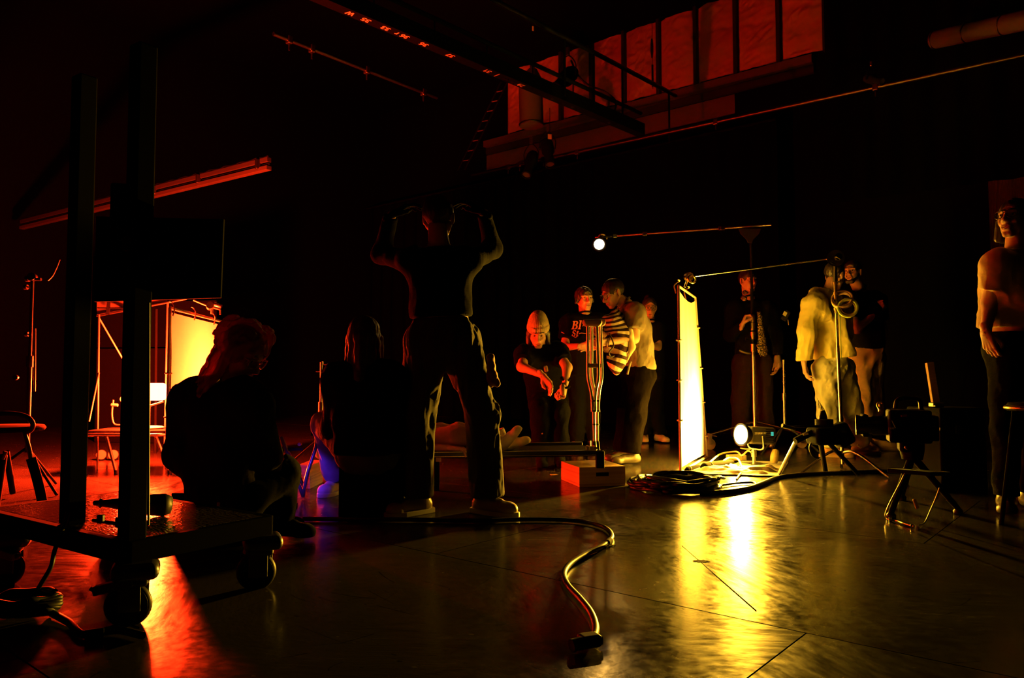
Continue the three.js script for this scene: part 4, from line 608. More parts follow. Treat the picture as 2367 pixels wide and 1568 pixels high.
// ---------------------------------------------------------------- foreground cart at the left
{
  const K0 = fl(295, 1443), e1 = V(-0.823, 0, -0.568), e2 = V(0.568, 0, -0.823), D0 = fl(297, 1252, 0.245), P = (u, v, y) => D0.clone().addScaledVector(e1, u).addScaledVector(e2, v).setY(y), LX = 0.98, LY = 0.5, ry = Math.atan2(-e1.z, e1.x) , t = thing('equipment_cart', 'black equipment cart with tall posts in the left foreground', 'cart', P(LX / 2, LY / 2, 0));
  const orient = (g, c) => g.applyMatrix4(new THREE.Matrix4().makeBasis(e1, UPV, V().crossVectors(e1, UPV)).setPosition(c));
  const deckMat = M([0.3, 0.28, 0.26], 0.5, { bumpMap: grit, bumpScale: 0.0012, roughnessMap: floorRough });
  put(t, 'deck', orient(new RoundedBoxGeometry(LX - 0.028, 0.02, LY - 0.028, 2, 0.004), P(LX / 2, LY / 2, 0.235)), deckMat);
  for (const [a, b] of [[P(0, 0, 0.212), P(LX, 0, 0.212)], [P(0, LY, 0.212), P(LX, LY, 0.212)], [P(0, 0, 0.212), P(0, LY, 0.212)], [P(LX, 0, 0.212), P(LX, LY, 0.212)]]) put(t, 'deck_edge', bar(a, b, 0.03, 0.066), T.blackMatte);
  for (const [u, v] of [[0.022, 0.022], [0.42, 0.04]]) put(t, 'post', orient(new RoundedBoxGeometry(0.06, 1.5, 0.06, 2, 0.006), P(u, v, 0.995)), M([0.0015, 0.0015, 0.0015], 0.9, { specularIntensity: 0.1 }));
  put(t, 'lit_edge_strip', bar(at(347, 700, 2.27).setZ(P(0.0, 0.0, 0).z - 0.012), at(346, 1214, 2.27).setZ(P(0, 0, 0).z - 0.012), 0.006, 0.006, 0.001), M([0.05, 0.05, 0.045], 0.6));  // paler added strip stands in for the lamplight along the post edge
  // mounting panel with its four bolt holes, and the screen above it
  const s = new THREE.Shape([[-0.19, -0.135], [0.185, -0.118], [0.19, 0.13], [-0.19, 0.13]].map(([x, y]) => new THREE.Vector2(x, y)));
  for (const [x, y] of [[0.0175, -0.081], [0.0526, -0.077], [0.0175, -0.116], [0.0513, -0.11]]) s.holes.push(new THREE.Path().absarc(x, y, 0.0075, 0, 6.283, true));
  const pc = at(370, 600, 2.36); put(t, 'mounting_panel', new THREE.ExtrudeGeometry(s, { depth: 0.012, bevelEnabled: true, bevelSize: 0.001, bevelThickness: 0.001, curveSegments: 12 }).rotateY(0.12).translate(pc.x, pc.y, pc.z - 0.006), T.blackMatte);
  put(t, 'clamp', [boxAt(at(279, 480, 2.3), 0.05, 0.14, 0.06, 0.008, 0.3)], T.blackPaint);
  put(t, 'clamp_knob', [disc(at(293, 556, 2.2), V(0.2, 0, 1), 0.012, 0.02), disc(at(291, 573, 2.2), V(0.2, 0, 1), 0.01, 0.02)], T.darkSteel);
  put(t, 'accessory_rail', [rod(fl(216, 1203, 0.262), fl(296, 1216, 0.262), 0.006), boxAt(fl(233, 1200, 0.275), 0.02, 0.03, 0.02, 0.006), boxAt(fl(276, 1208, 0.275), 0.022, 0.034, 0.02, 0.006)], T.blackRubber);
  const casters = [[K0, [-0.062, 0.045, 0.012]], [fl(8, 1352), [0.06, 0.045, 0.02]], [P(0.03, LY - 0.03, 0), [0.03, 0.04, -0.05]], [P(LX - 0.03, LY - 0.03, 0), [-0.05, 0.04, -0.02]]];
  for (const [k, ped] of casters) {
    const r = 0.056, c = k.clone().setY(r), side = V(0.3, 0, 1).normalize(), w = put(t, 'caster', [disc(c, side, r, 0.034, 36), ring(c, side, r - 0.008, 0.018, 36, 10)], T.blackRubber), up = V(c.x + 0.02, 0.13, c.z);
    sub(w, t, 'fork', [boxAt(c.clone().add(V(0.015, 0.045, 0.026)), 0.062, 0.12, 0.006, 0.003, 0.3), boxAt(c.clone().add(V(0.015, 0.045, -0.026)), 0.062, 0.12, 0.006, 0.003, 0.3), boxAt(c.clone().add(V(0.012, 0.075, 0)), 0.09, 0.04, 0.06, 0.012, 0.3)], T.darkSteel);
    sub(w, t, 'brake_pedal', [bar(c.clone().add(V(0.03 * Math.sign(-ped[0]), 0.078, 0.03)), c.clone().add(V(ped[0] * 1.25, 0.052, ped[2] + 0.03)), 0.036, 0.026), rod(c.clone().add(V(ped[0] * 1.15, 0.05, ped[2] + 0.03)), c.clone().add(V(ped[0] * 1.45, 0.058, ped[2] + 0.03)), 0.006)], T.darkSteel);
    sub(w, t, 'stem', [rod(up.clone().setY(0.1), up.clone().setY(0.17), 0.008), boxAt(up.clone().setY(0.158), 0.13, 0.05, 0.12, 0.022, 0.4)], T.darkSteel);
  }
}
{ const a = at(214, 1163, 2.62), b = at(398, 1168, 2.66), n = b.clone().sub(a), L = n.length(); n.normalize(); const t = thing('cloth_bag', 'tapered black cloth bag lying across the cart deck between its posts', 'bag', a.clone().lerp(b, 0.5)); put(t, 'bag', lathe([[0, 0], [0.008, 0.004], [0.014, L * 0.2], [0.027, L * 0.5], [0.037, L * 0.75], [0.039, L * 0.9], [0.03, L * 0.98], [0, L]], a, n, 24), T.blackRubber); put(t, 'pull_cord', ring(a.clone().lerp(b, 0.1), n, 0.014, 0.003, 16, 6), T.darkSteel); }
cableOf('black cable hanging from the cart edge down to the floor', [at(158, 1180, 2.5), at(152, 1206, 2.44), at(140, 1235, 2.4), at(126, 1275, 2.38), at(118, 1310, 2.36), at(98, 1345, 2.36), fl(70, 1384, 0.012), fl(40, 1400, 0.012)], 0.007);
{ const t = thing('cable_heap', 'dark heap of cables on the floor at lower left', 'cable', fl(70, 1420)), c = fl(50, 1425); const pts = []; for (let i = 0; i <= 70; i++) { const a = i * 0.62; pts.push(V(c.x + Math.cos(a) * (0.09 + 0.02 * Math.sin(i * 1.3)), 0.012 + 0.0006 * i + 0.01 * Math.abs(Math.sin(i * 1.9)), c.z + Math.sin(a) * (0.055 + 0.012 * Math.cos(i)))); } put(t, 'loops', tube(pts, 0.011, 420, 8), T.blackRubber); put(t, 'tail', tube([fl(120, 1418, 0.014), fl(160, 1440, 0.012), fl(196, 1468, 0.012), fl(235, 1462, 0.012), fl(272, 1458, 0.012), fl(330, 1470, 0.012)], 0.011, 60, 8), T.blackRubber); put(t, 'connector', [rod(fl(196, 1470, 0.016), fl(240, 1464, 0.016), 0.015)], T.blackRubber); put(t, 'thin_lead', tube([fl(200, 1466, 0.012), fl(250, 1452, 0.01), fl(286, 1444, 0.008), fl(320, 1452, 0.008)], 0.004, 30, 6), T.blackRubber); }
// ---------------------------------------------------------------- left background: pale board, scaffold frame, stands, chairs
{ const z = 6.5, q = [at(224, 729, z), at(425, 690, 6.2), at(425, 640, 6.2), at(224, 655, z)], t = thing('foam_board', 'red-lit pale board lying across the frame top behind the cart', 'board', q[0].clone().lerp(q[2], 0.5)); const g = new THREE.BufferGeometry(), o = V(0, 0, -0.02), v = [...q, ...q.map((p) => p.clone().add(o))]; g.setAttribute('position', new THREE.Float32BufferAttribute(v.flatMap((p) => [p.x, p.y, p.z]), 3)); g.setIndex([0, 1, 2, 0, 2, 3, 5, 4, 7, 5, 7, 6, 4, 0, 3, 4, 3, 7, 1, 5, 6, 1, 6, 2, 3, 2, 6, 3, 6, 7, 4, 5, 1, 4, 1, 0]); const f = g.toNonIndexed(); f.computeVertexNormals(); put(t, 'board', f, M([0.07, 0.06, 0.055], 0.9)); put(t, 'edge_tube', rod(at(224, 731, z - 0.02), at(432, 691, 6.18), 0.008), T.steel); put(t, 'strap', [bar(at(252, 690, 6.4), at(249, 728, 6.4), 0.03, 0.01), bar(at(226, 712, 6.42), at(300, 713, 6.38), 0.02, 0.01)], T.blackMatte); }
{
  const z = 6.0, p = (x, y, d = 0) => at(x, y, z + d), t = thing('scaffold_frame', 'slim metal folding frame with a diagonal brace left of the red lamp', 'frame', V(p(230, 900).x, 0, -z)), foot = (x) => { const q = p(x, 1089); q.y = 0; return q; };
  put(t, 'upright', rod(p(229, 728), foot(225), 0.007), T.scaffold); put(t, 'upright', rod(p(388, 700, 0.3), V(p(384, 900, 0.3).x, 0, -z - 0.3), 0.009), T.scaffold);
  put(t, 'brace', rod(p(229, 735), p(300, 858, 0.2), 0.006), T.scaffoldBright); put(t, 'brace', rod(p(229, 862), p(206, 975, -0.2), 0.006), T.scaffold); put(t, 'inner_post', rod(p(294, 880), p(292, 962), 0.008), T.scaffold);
  put(t, 'hook', tube([p(262, 925), p(259, 960), p(264, 980), p(275, 983), p(293, 981)], 0.007, 30, 8), T.scaffold); put(t, 'hook_knob', [disc(p(286, 923), V(0, 0, 1), 0.026, 0.02), rod(p(258, 936), p(272, 937), 0.012)], M([0.2, 0.16, 0.14], 0.5)); put(t, 'foot_clamp', boxAt(p(288, 966), 0.03, 0.03, 0.03, 0.006), T.scaffold);
}
{ const z = 7.6, t = thing('black_flat', 'dark painted backing flat with a horizontal seam behind the red lamp', 'backdrop', V(at(250, 900, z).x, 0, -z)), a = at(205, 800, 8.4).x, m = M([0.003, 0.0025, 0.002], 0.95, { specularIntensity: 0.1 }); put(t, 'upper_panel', boxAt(V(-3.91, 1.3, -8.3), 1.46, 0.5, 0.03, 0.003, -0.2), m); put(t, 'lower_panel', boxAt(V(-3.91, 0.52, -8.3), 1.46, 1.03, 0.03, 0.003, -0.2), M([0.005, 0.004, 0.0035], 0.95, { specularIntensity: 0.1 })); put(t, 'post', rod(at(362, 715, 7.2), V(at(362, 900, 7.2).x, 0, -7.2), 0.012), T.blackPaint); }
function lightStand(name, label, px, pTop, z, extra, pm = T.steel) { const top = at(px, pTop, z), foot = V(top.x, 0, top.z), t = thing(name, label, 'stand', foot); put(t, 'pole', [rod(foot.clone().setY(0.25), foot.clone().setY(top.y * 0.62), 0.014), rod(foot.clone().setY(top.y * 0.6), top, 0.01)], pm); put(t, 'collar', rod(foot.clone().setY(top.y * 0.6 - 0.03), foot.clone().setY(top.y * 0.6 + 0.04), 0.02), T.darkSteel); for (let i = 0; i < 3; i++) { const a = i * 2.094 + 0.5; put(t, 'leg', rod(foot.clone().setY(0.28), foot.clone().add(V(Math.cos(a) * 0.33, 0.01, Math.sin(a) * 0.33)), 0.009), T.blackPaint); } extra?.(t, top, z); return t; }
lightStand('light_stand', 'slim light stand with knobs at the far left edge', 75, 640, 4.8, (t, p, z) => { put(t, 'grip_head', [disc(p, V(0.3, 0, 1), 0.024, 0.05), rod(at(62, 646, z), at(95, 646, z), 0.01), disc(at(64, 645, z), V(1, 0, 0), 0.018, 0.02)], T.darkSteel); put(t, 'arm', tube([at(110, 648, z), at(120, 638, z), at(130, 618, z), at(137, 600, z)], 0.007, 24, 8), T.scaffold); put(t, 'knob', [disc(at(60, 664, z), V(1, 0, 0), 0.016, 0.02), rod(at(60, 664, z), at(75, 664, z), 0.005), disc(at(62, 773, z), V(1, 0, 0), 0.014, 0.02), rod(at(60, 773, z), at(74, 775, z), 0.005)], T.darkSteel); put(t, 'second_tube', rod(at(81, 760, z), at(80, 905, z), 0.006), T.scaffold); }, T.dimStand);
lightStand('microphone_stand', 'thin stand with a short crossbar left of the seated dark-jacketed person', 743, 838, 5.6, (t, p, z) => { put(t, 'crossbar', [rod(at(730, 859, z), at(749, 859, z), 0.004), rod(at(745, 843, z), at(757, 843, z), 0.004), rod(at(746, 836, z), at(746, 844, z), 0.005), rod(at(753, 854, z), at(753, 872, z), 0.008)], T.alu); });
{ // round-backed chair at the far left
  const z = 4.2, p = (x, y, d = 0) => at(x, y, z + d), foot = fl(30, 1180), t = thing('round_back_chair', 'round-backed chair partly cut off at the left edge', 'chair', V(p(20, 1100).x, 0, -z));
  put(t, 'back_rim', tube([p(-60, 1000), p(-40, 968), p(0, 957), p(42, 958), p(68, 968), p(76, 982), p(72, 994), p(62, 1000)], 0.013, 60, 10), M([0.004, 0.0035, 0.003], 0.5)); put(t, 'seat', lathe([[0, 0], [0.2, 0], [0.21, 0.015], [0.2, 0.03], [0, 0.035]], V(p(5, 1060, 0.1).x, 0.42, -z - 0.1), UPV, 32), T.blackMatte);
  put(t, 'back_post', tube([p(55, 998), p(62, 1020), p(68, 1042), p(74, 1075)], 0.012, 20, 8), M([0.02, 0.018, 0.016], 0.35)); put(t, 'leg', tube([p(72, 1060), p(84, 1100), p(96, 1150), p(100, 1178)], 0.026, 24, 8), T.blackMatte); put(t, 'leg', rod(p(8, 1052), p(-10, 1172, -0.1), 0.02), T.blackPaint); put(t, 'leg', rod(p(14, 1044, 0.3), p(30, 1140, 0.4), 0.018), T.blackPaint); put(t, 'arm_end', rod(p(14, 1044, -0.1), p(6, 1062, -0.1), 0.009), T.darkSteel); put(t, 'knob', disc(p(36, 873), V(0.3, 0, 1), 0.014, 0.02), T.darkSteel);
}
for (const [px, py, l] of [[234, 1072, 'left one of two small round fixtures on the floor under the bench'], [262, 1066, 'right one of two small round fixtures on the floor under the bench']]) { const c = at(px, py, 6.6); c.y = Math.max(c.y, 0.05); const t = thing('floor_fixture', l, 'light fixture', V(c.x, 0, c.z)); put(t, 'can', lathe([[0, -0.08], [0.03, -0.08], [0.045, 0], [0.043, 0.006], [0, 0.004]], c, V(0.3, 0.1, 1), 20), T.blackPaint); put(t, 'face', disc(c.clone().add(V(0.002, 0.001, 0.008)), V(0.3, 0.1, 1), 0.04, 0.004), M([0.2, 0.14, 0.12], 0.4)); put(t, 'foot', boxAt(V(c.x - 0.01, 0.012, c.z - 0.03), 0.06, 0.024, 0.05, 0.006), T.blackPaint); }
// ---------------------------------------------------------------- middle: seat case, small crate, tape, chair, blue screen
const seatZ = 4.4;
{ const ps = squareFrom(fl(784, 1196), fl(926, 1196), 0.32); appleBox('equipment_case', 'black equipment case that the dark-jacketed person sits on', 'case', ps, 0.3, T.blackMatte, [[0, 1]]); }
{ const a = fl(716, 1131), b = fl(745, 1116), d = b.clone().sub(a), c = fl(690, 1128), ps = [c, a, b, c.clone().add(d)]; appleBox('small_crate', 'small pale wooden crate beside the black case', 'crate', ps, 0.15, M(0xffffff, 0.6, { map: wood('#e6d2ae', 1) }), []); }
{ const p = fl(742, 1062), t = thing('tape_roll', 'blue-lit roll of tape on the floor behind the blue sneaker', 'tape roll', p); put(t, 'roll', lathe([[0.03, -0.022], [0.055, -0.022], [0.057, 0], [0.055, 0.022], [0.03, 0.022], [0.03, -0.022]], p.clone().setY(0.056), V(0.6, 0, 1), 32), M([0.3, 0.3, 0.35], 0.5)); put(t, 'core', lathe([[0.026, -0.022], [0.03, -0.022], [0.03, 0.022], [0.026, 0.022], [0.026, -0.022]], p.clone().setY(0.056), V(0.6, 0, 1), 32), T.paper); }
{ const z = 4.55, p = (x, y, d = 0) => at(x, y, z + d), t = thing('folding_chair', 'black folding chair with curved legs left of the blue jeans', 'chair', V(p(700, 1100).x, 0, -z)); for (const d of [0, 0.34]) { put(t, 'leg', tube([p(722, 990, d), p(731, 1010, d), p(731, 1030, d), p(722, 1060, d), p(712, 1090, d), V(p(700, 1130, d).x, 0.01, -z - d)], 0.011, 40, 8), T.darkPaint ??= M([0.03, 0.03, 0.03], 0.35)); put(t, 'leg', rod(p(650, 1010, d), V(p(740, 1130, d).x - 0.1, 0.01, -z - d), 0.011), T.darkPaint); } put(t, 'seat', bar(p(640, 1040), p(640, 1040, 0.34), 0.3, 0.02), T.blackPaint); put(t, 'backrest', bar(p(722, 992), p(722, 992, 0.34), 0.02, 0.08), T.blackPaint); put(t, 'hinge', disc(p(693, 1027), V(0, 0, 1), 0.01, 0.03), T.steel); }
{ // small blue lamp hidden behind the seated long-haired person, lighting the sneaker, jeans and crate
  const c = at(655, 1085, 4.28), aim = at(748, 1092, 4.85).sub(c).normalize(), t = thing('blue_lamp', 'small blue lamp on the floor hidden behind the bowed long-haired person', 'lamp', V(c.x, 0, c.z));
  put(t, 'lamp_face', disc(c.clone().addScaledVector(aim, 0.004), aim, 0.04, 0.006), M([0.3, 0.3, 0.6], 0.3, { emissive: BLUE, emissiveIntensity: 3 }));
  put(t, 'housing', lathe([[0, -0.1], [0.035, -0.09], [0.045, 0], [0.05, 0.008], [0.044, 0.008], [0.042, -0.004]], c, aim, 24), T.blackPaint); put(t, 'stand', [rod(V(c.x, 0.02, c.z), c.clone().addScaledVector(aim, -0.06), 0.01), disc(V(c.x, 0.01, c.z), UPV, 0.08, 0.02)], T.blackPaint);
  const l = new THREE.SpotLight(BLUE, BLUE_POWER, 0, 0.62, 0.5); l.position.copy(c).addScaledVector(aim, 0.02); l.target.position.copy(c).addScaledVector(aim, 2); l.shadow.radius = 2; l.castShadow = true; l.name = 'blue_lamp_glow'; scene.add(l, l.target);
}
// ---------------------------------------------------------------- right: stand with boom arm and tapes, tripods, camera
{
  const z = 5.7, top = at(1930, 648, z), foot = V(at(1947, 1000, z).x, 0, -z), ax = (f) => foot.clone().lerp(top, f), t = thing('c_stand', 'thin chrome stand with tape rolls hung below its top, holding a boom arm', 'stand', foot);
  put(t, 'pole', [rod(ax(0.05), ax(0.66), 0.0125, 0.0125, 14), rod(ax(0.64), ax(0.84), 0.0105)], T.chrome); put(t, 'riser', rod(ax(0.83), ax(1.0), 0.0125), T.darkBrass); for (const f of [0.85, 0.885, 0.93, 0.985]) put(t, 'collar', rod(ax(f - 0.006), ax(f + 0.006), 0.018), T.brass);
  const head = at(1931, 597, z - 0.05); put(t, 'grip_head', [disc(head, V(-0.25, 0.15, 1), 0.055, 0.05, 32), rod(ax(0.99), head, 0.013)], T.blackGloss); put(t, 'grip_plate', [disc(head.clone().add(V(-0.012, -0.005, 0.035)), V(-0.5, -0.3, 1), 0.062, 0.012, 32), disc(head.clone().add(V(0, 0.0, 0.05)), V(-0.2, 0.1, 1), 0.026, 0.03), bar(head.clone().add(V(-0.022, 0.008, 0.068)), head.clone().add(V(0.012, -0.014, 0.068)), 0.008, 0.02)], T.darkBrassGloss ??= metal([0.3, 0.24, 0.14], 0.18));
  put(t, 'knob', [rod(at(1936, 652, z), at(1948, 653, z), 0.006), disc(at(1944, 651, z), V(1, 0.2, 0.4), 0.014, 0.016)], T.darkBrass);
  for (let i = 0; i < 3; i++) { const a = i * 2.094 + 0.9; put(t, 'leg', tube([foot.clone().setY(0.16), foot.clone().add(V(Math.cos(a) * 0.08, 0.17, Math.sin(a) * 0.08)), foot.clone().add(V(Math.cos(a) * 0.34, 0.012, Math.sin(a) * 0.34))], 0.011, 20, 8), T.chrome); }
  const arm = thing('boom_arm', 'thin bright boom arm reaching left to the top of the tall cloth', 'boom arm', head.clone()), tip = at(1592, 640, 5.66); put(arm, 'rod', rod(head.clone().add(V(-0.06, -0.005, 0.0)), tip, 0.0075), T.chrome); put(arm, 'end_clamp', [disc(tip, V(0.2, -0.1, 1), 0.032, 0.04, 24), ring(tip.clone().add(V(0.02, -0.02, 0.02)), V(0.3, 0.2, 1), 0.03, 0.006), rod(tip, at(1583, 664, 5.66), 0.008)], T.brass);
  const roll = (label, px, py, n, R, r, w, m, mi, dz) => { const c = at(px, py, z - dz), o = thing('tape_roll', label, 'tape roll', c); put(o, 'roll', lathe([[r + 0.004, -w], [R, -w], [R + 0.001, 0], [R, w], [r + 0.004, w], [r + 0.004, -w]], c, n, 40), m); put(o, 'core', lathe([[r, -w], [r + 0.004, -w], [r + 0.004, w], [r, w], [r, -w]], c, n, 40), mi); };
  roll('pale tape roll hung tilted on the chrome stand, upper of two', 1947, 693, V(-0.45, 0.5, 0.74), 0.078, 0.058, 0.017, M([0.6, 0.45, 0.25], 0.7), M([0.12, 0.07, 0.04], 0.8), 0.02); roll('green tape roll hung on the chrome stand, lower of two', 1960, 712, V(-0.3, 0.12, 0.95), 0.074, 0.047, 0.014, M([0.4, 0.6, 0.1], 0.6), M([0.1, 0.06, 0.04], 0.8), 0.06);
  const cord = thing('lanyard', 'thin green cord hanging beside the chrome stand below the tapes', 'cord', at(1941, 800, z)); put(cord, 'cord', [rod(at(1939, 717, z), at(1942, 734, z), 0.003), rod(at(1942, 734, z), at(1945, 830, z), 0.002)], M([0.15, 0.4, 0.1], 0.6));
}
lightStand('light_stand', 'second slim stand with a textured upper tube right of the roller stand', 1811, 832, 7.15, (t, p, z) => put(t, 'wrapped_cord', [0, 1, 2, 3, 4, 5, 6, 7, 8, 9].map((i) => ring(at(1812, 858 + i * 3.6, z), V(0.3, 1, 0), 0.013, 0.004, 14, 6)), T.steel));
{ // camera head on a low tripod, black against the hoodie wearer's legs
  const z = 5.25, p = (x, y, d = 0) => at(x, y, z + d), t = thing('low_tripod', 'low tripod with one bright diagonal leg in front of the yellow hoodie wearer', 'tripod', V(p(1890, 1040).x, 0, -z)), hub = p(1893, 1000);
  put(t, 'leg', rod(p(1842, 1016, -0.05), fl(1801, 1097, 0.01), 0.0135), T.alu); put(t, 'leg', rod(hub, fl(1908, 1090, 0.01), 0.018), T.blackPaint); put(t, 'leg', rod(hub, V(p(1990, 1040, 0.3).x, 0.01, -z - 0.35), 0.016), T.blackPaint);
  put(t, 'leg_top', rod(p(1893, 992), p(1838, 1020, -0.05), 0.022), T.blackPaint); put(t, 'head', [boxAt(p(1905, 1008), 0.2, 0.12, 0.16, 0.03, 0.2), disc(p(1905, 978), UPV, 0.06, 0.05), boxAt(p(1945, 1005), 0.12, 0.16, 0.12, 0.03, 0, 0, 0.5)], T.blackMatte); put(t, 'handle', tube([p(1896, 985), p(1898, 962), p(1902, 952), p(1906, 962), p(1908, 978)], 0.016, 30, 8), T.blackRubber); put(t, 'pan_bar', [rod(p(1905, 985), p(1812, 988, -0.1), 0.008), rod(p(1838, 992, -0.1), p(1808, 984, -0.12), 0.013)], T.blackRubber); put(t, 'lever', [rod(p(1857, 1006, -0.06), p(1868, 1003, -0.06), 0.006), rod(p(1990, 1036), p(1982, 1028), 0.008)], T.brass); put(t, 'cable', tube([p(1880, 1015), p(1872, 1035), p(1880, 1055), p(1892, 1060)], 0.008, 24, 8), T.blackRubber);
}
{ // cinema camera on its tripod, almost lost in the dark at right
  const z = 4.0, p = (x, y, d = 0) => at(x, y, z + d), base = V(p(2110, 1100).x, 0, -z), t = thing('cinema_camera', 'black cinema camera with small maker lettering, dark at lower right', 'camera', base), ry = -0.35;
  const body = put(t, 'body', boxAt(p(2100, 985), 0.2, 0.17, 0.16, 0.012, ry), T.blackPaint); const txt = new TextGeometry('reo', { font, size: 0.013, depth: 0.001, curveSegments: 4 }); txt.rotateY(ry).rotateZ(0.05); const tp = p(2053, 993, -0.105); sub(body, t, 'lettering', txt.translate(tp.x, tp.y, tp.z), M([0.7, 0.65, 0.55], 0.5));
  put(t, 'lens', lathe([[0, 0], [0.05, 0], [0.052, 0.1], [0.045, 0.11], [0.05, 0.16], [0.056, 0.18], [0.05, 0.185], [0, 0.17]], p(2066, 985, 0.05), V(-0.9, 0, -0.42), 28), T.blackGloss); put(t, 'matte_box', boxAt(p(1998, 983, 0.16), 0.03, 0.12, 0.16, 0.008, ry), T.blackMatte); put(t, 'top_handle', tube([p(2070, 945), p(2075, 925), p(2100, 920), p(2125, 925), p(2130, 948)], 0.012, 30, 8), T.blackRubber); put(t, 'battery', boxAt(p(2150, 990, -0.03), 0.07, 0.13, 0.1, 0.01, ry), T.blackRubber); put(t, 'eyecup', [rod(p(2037, 950, -0.05), p(2034, 934, -0.05), 0.014), ring(p(2034, 937, -0.06), V(0.2, 0, 1), 0.016, 0.004)], T.brass); put(t, 'red_button', rod(p(2083, 962, -0.1), p(2096, 961, -0.1), 0.005), M([0.6, 0.05, 0.03], 0.4)); put(t, 'tally_wire', tube([p(2062, 972, -0.1), p(2066, 980, -0.1), p(2070, 990, -0.1)], 0.003, 12, 6), T.steel);
  const hub = p(2108, 1040); put(t, 'tripod_head', [boxAt(p(2105, 1030), 0.12, 0.07, 0.12, 0.02, ry), lathe([[0, 0], [0.05, 0], [0.06, 0.05], [0, 0.06]], hub.clone().add(V(0, -0.05, 0)))], T.blackPaint);
  const feet = [fl(2060, 1200), fl(2215, 1190), V(p(2095, 1150, 0.45).x, 0, -z - 0.5)]; for (const f of feet) { const l = put(t, 'leg', [rod(hub.clone().add(V(0, -0.03, 0)), f.clone().setY(0.03), 0.02, 0.014)], T.blackMatte); sub(l, t, 'spiked_foot', lathe([[0, 0], [0.022, 0], [0.024, 0.02], [0.012, 0.035], [0, 0.036]], f.clone()), T.blackRubber); }
  put(t, 'wheel_lock', [boxAt(p(2095, 1036, -0.1), 0.02, 0.012, 0.012, 0.003, 0.4, 0, -0.5), boxAt(p(2117, 1165, -0.05), 0.02, 0.055, 0.012, 0.006, 0.2, 0, 0.35)], M([0.25, 0.14, 0.08], 0.5));
}
{ const p = (x, y, d = 0) => at(x, y, 3.78 + d), t = thing('wire_stool', 'folding stool of thin bent wire in front of the cinema camera', 'stool', V(p(2105, 1190).x, 0, -3.78)), y = 0.012; const w = metal([0.7, 0.62, 0.45], 0.3);
  put(t, 'front_wire', tube([p(2092, 1095), p(2082, 1116), p(2064, 1150), p(2050, 1180), fl(2048, 1196, 0.02), fl(2056, 1202, 0.012), fl(2070, 1204, 0.01), fl(2090, 1211, 0.01), fl(2112, 1217, 0.01)], 0.0045, 80, 8), w); put(t, 'rear_wire', tube([p(2172, 1128), p(2164, 1150), p(2152, 1178), fl(2138, 1208, 0.012), fl(2126, 1214, 0.01)], 0.0035, 50, 8), w); put(t, 'wire_cap', [disc(fl(2058, 1202, 0.01), V(1, 0, 0.4), 0.01, 0.014), disc(fl(2108, 1216, 0.01), V(1, 0, 0.4), 0.008, 0.014)], w); put(t, 'seat', bar(p(2100, 1092, 0), p(2150, 1092, 0.22), 0.2, 0.02), T.blackMatte); }
{ const z = 4.9, a = at(2148, 838, z), b = at(2163, 934, z), t = thing('timber_post', 'upright timber post catching amber light right of the cinema camera', 'post', b.clone()); put(t, 'post', bar(b, a, 0.045, 0.03, 0.004), M(0xffffff, 0.7, { map: wood('#8a6a44', 1) })); put(t, 'clamp', [boxAt(at(2164, 936, z - 0.02), 0.07, 0.03, 0.06, 0.006), disc(at(2162, 939, z - 0.06), V(0, 0, 1), 0.006, 0.02)], T.darkSteel); }
{ const c = at(2395, 955, 3.7), t = thing('round_stool', 'round stool with a bright brass rim cut off at the right edge', 'stool', V(c.x, 0, c.z)), y = c.y + 0.03; put(t, 'seat', lathe([[0, -0.02], [0.12, -0.02], [0.125, 0], [0.115, 0.02], [0, 0.024]], c.clone().setY(y)), T.blackRubber); put(t, 'rim', ring(c.clone().setY(y - 0.005), UPV, 0.124, 0.011, 48, 8), T.brass); for (let i = 0; i < 4; i++) { const a = i * 1.571 + 0.4; put(t, 'leg', rod(V(c.x + Math.cos(a) * 0.09, y - 0.02, c.z + Math.sin(a) * 0.09), V(c.x + Math.cos(a) * 0.16, 0, c.z + Math.sin(a) * 0.16), 0.011), T.blackMatte); } }
{ const p = fl(2172, 1120), h = at(2165, 940, 4.9).y - 0.005, t = thing('road_case', 'black road case under the timber post, lost in the dark', 'case', V(p.x, 0, -4.95)); put(t, 'case', boxAt(V(at(2185, 940, 4.95).x, h / 2, -4.95), 0.34, h, 0.3, 0.012, 0.2), T.blackMatte); put(t, 'lid_band', boxAt(V(at(2185, 940, 4.95).x, h * 0.75, -4.95), 0.345, 0.02, 0.305, 0.004, 0.2), T.blackRubber); put(t, 'latch', [boxAt(V(at(2180, 940, 4.95).x, h * 0.74, -4.79), 0.04, 0.05, 0.012, 0.004, 0.2)], T.darkSteel); }
// ---------------------------------------------------------------- the crew
const blk = cloth([0.003, 0.0028, 0.0028], 0.95, { specularIntensity: 0.06 }), blk2 = cloth([0.003, 0.0028, 0.0026], 0.95, { specularIntensity: 0.06 }), denimDark = cloth([0.06, 0.062, 0.06]), shoeBlk = M([0.06, 0.05, 0.035], 0.35), soleWhite = M([0.5, 0.48, 0.44], 0.6);
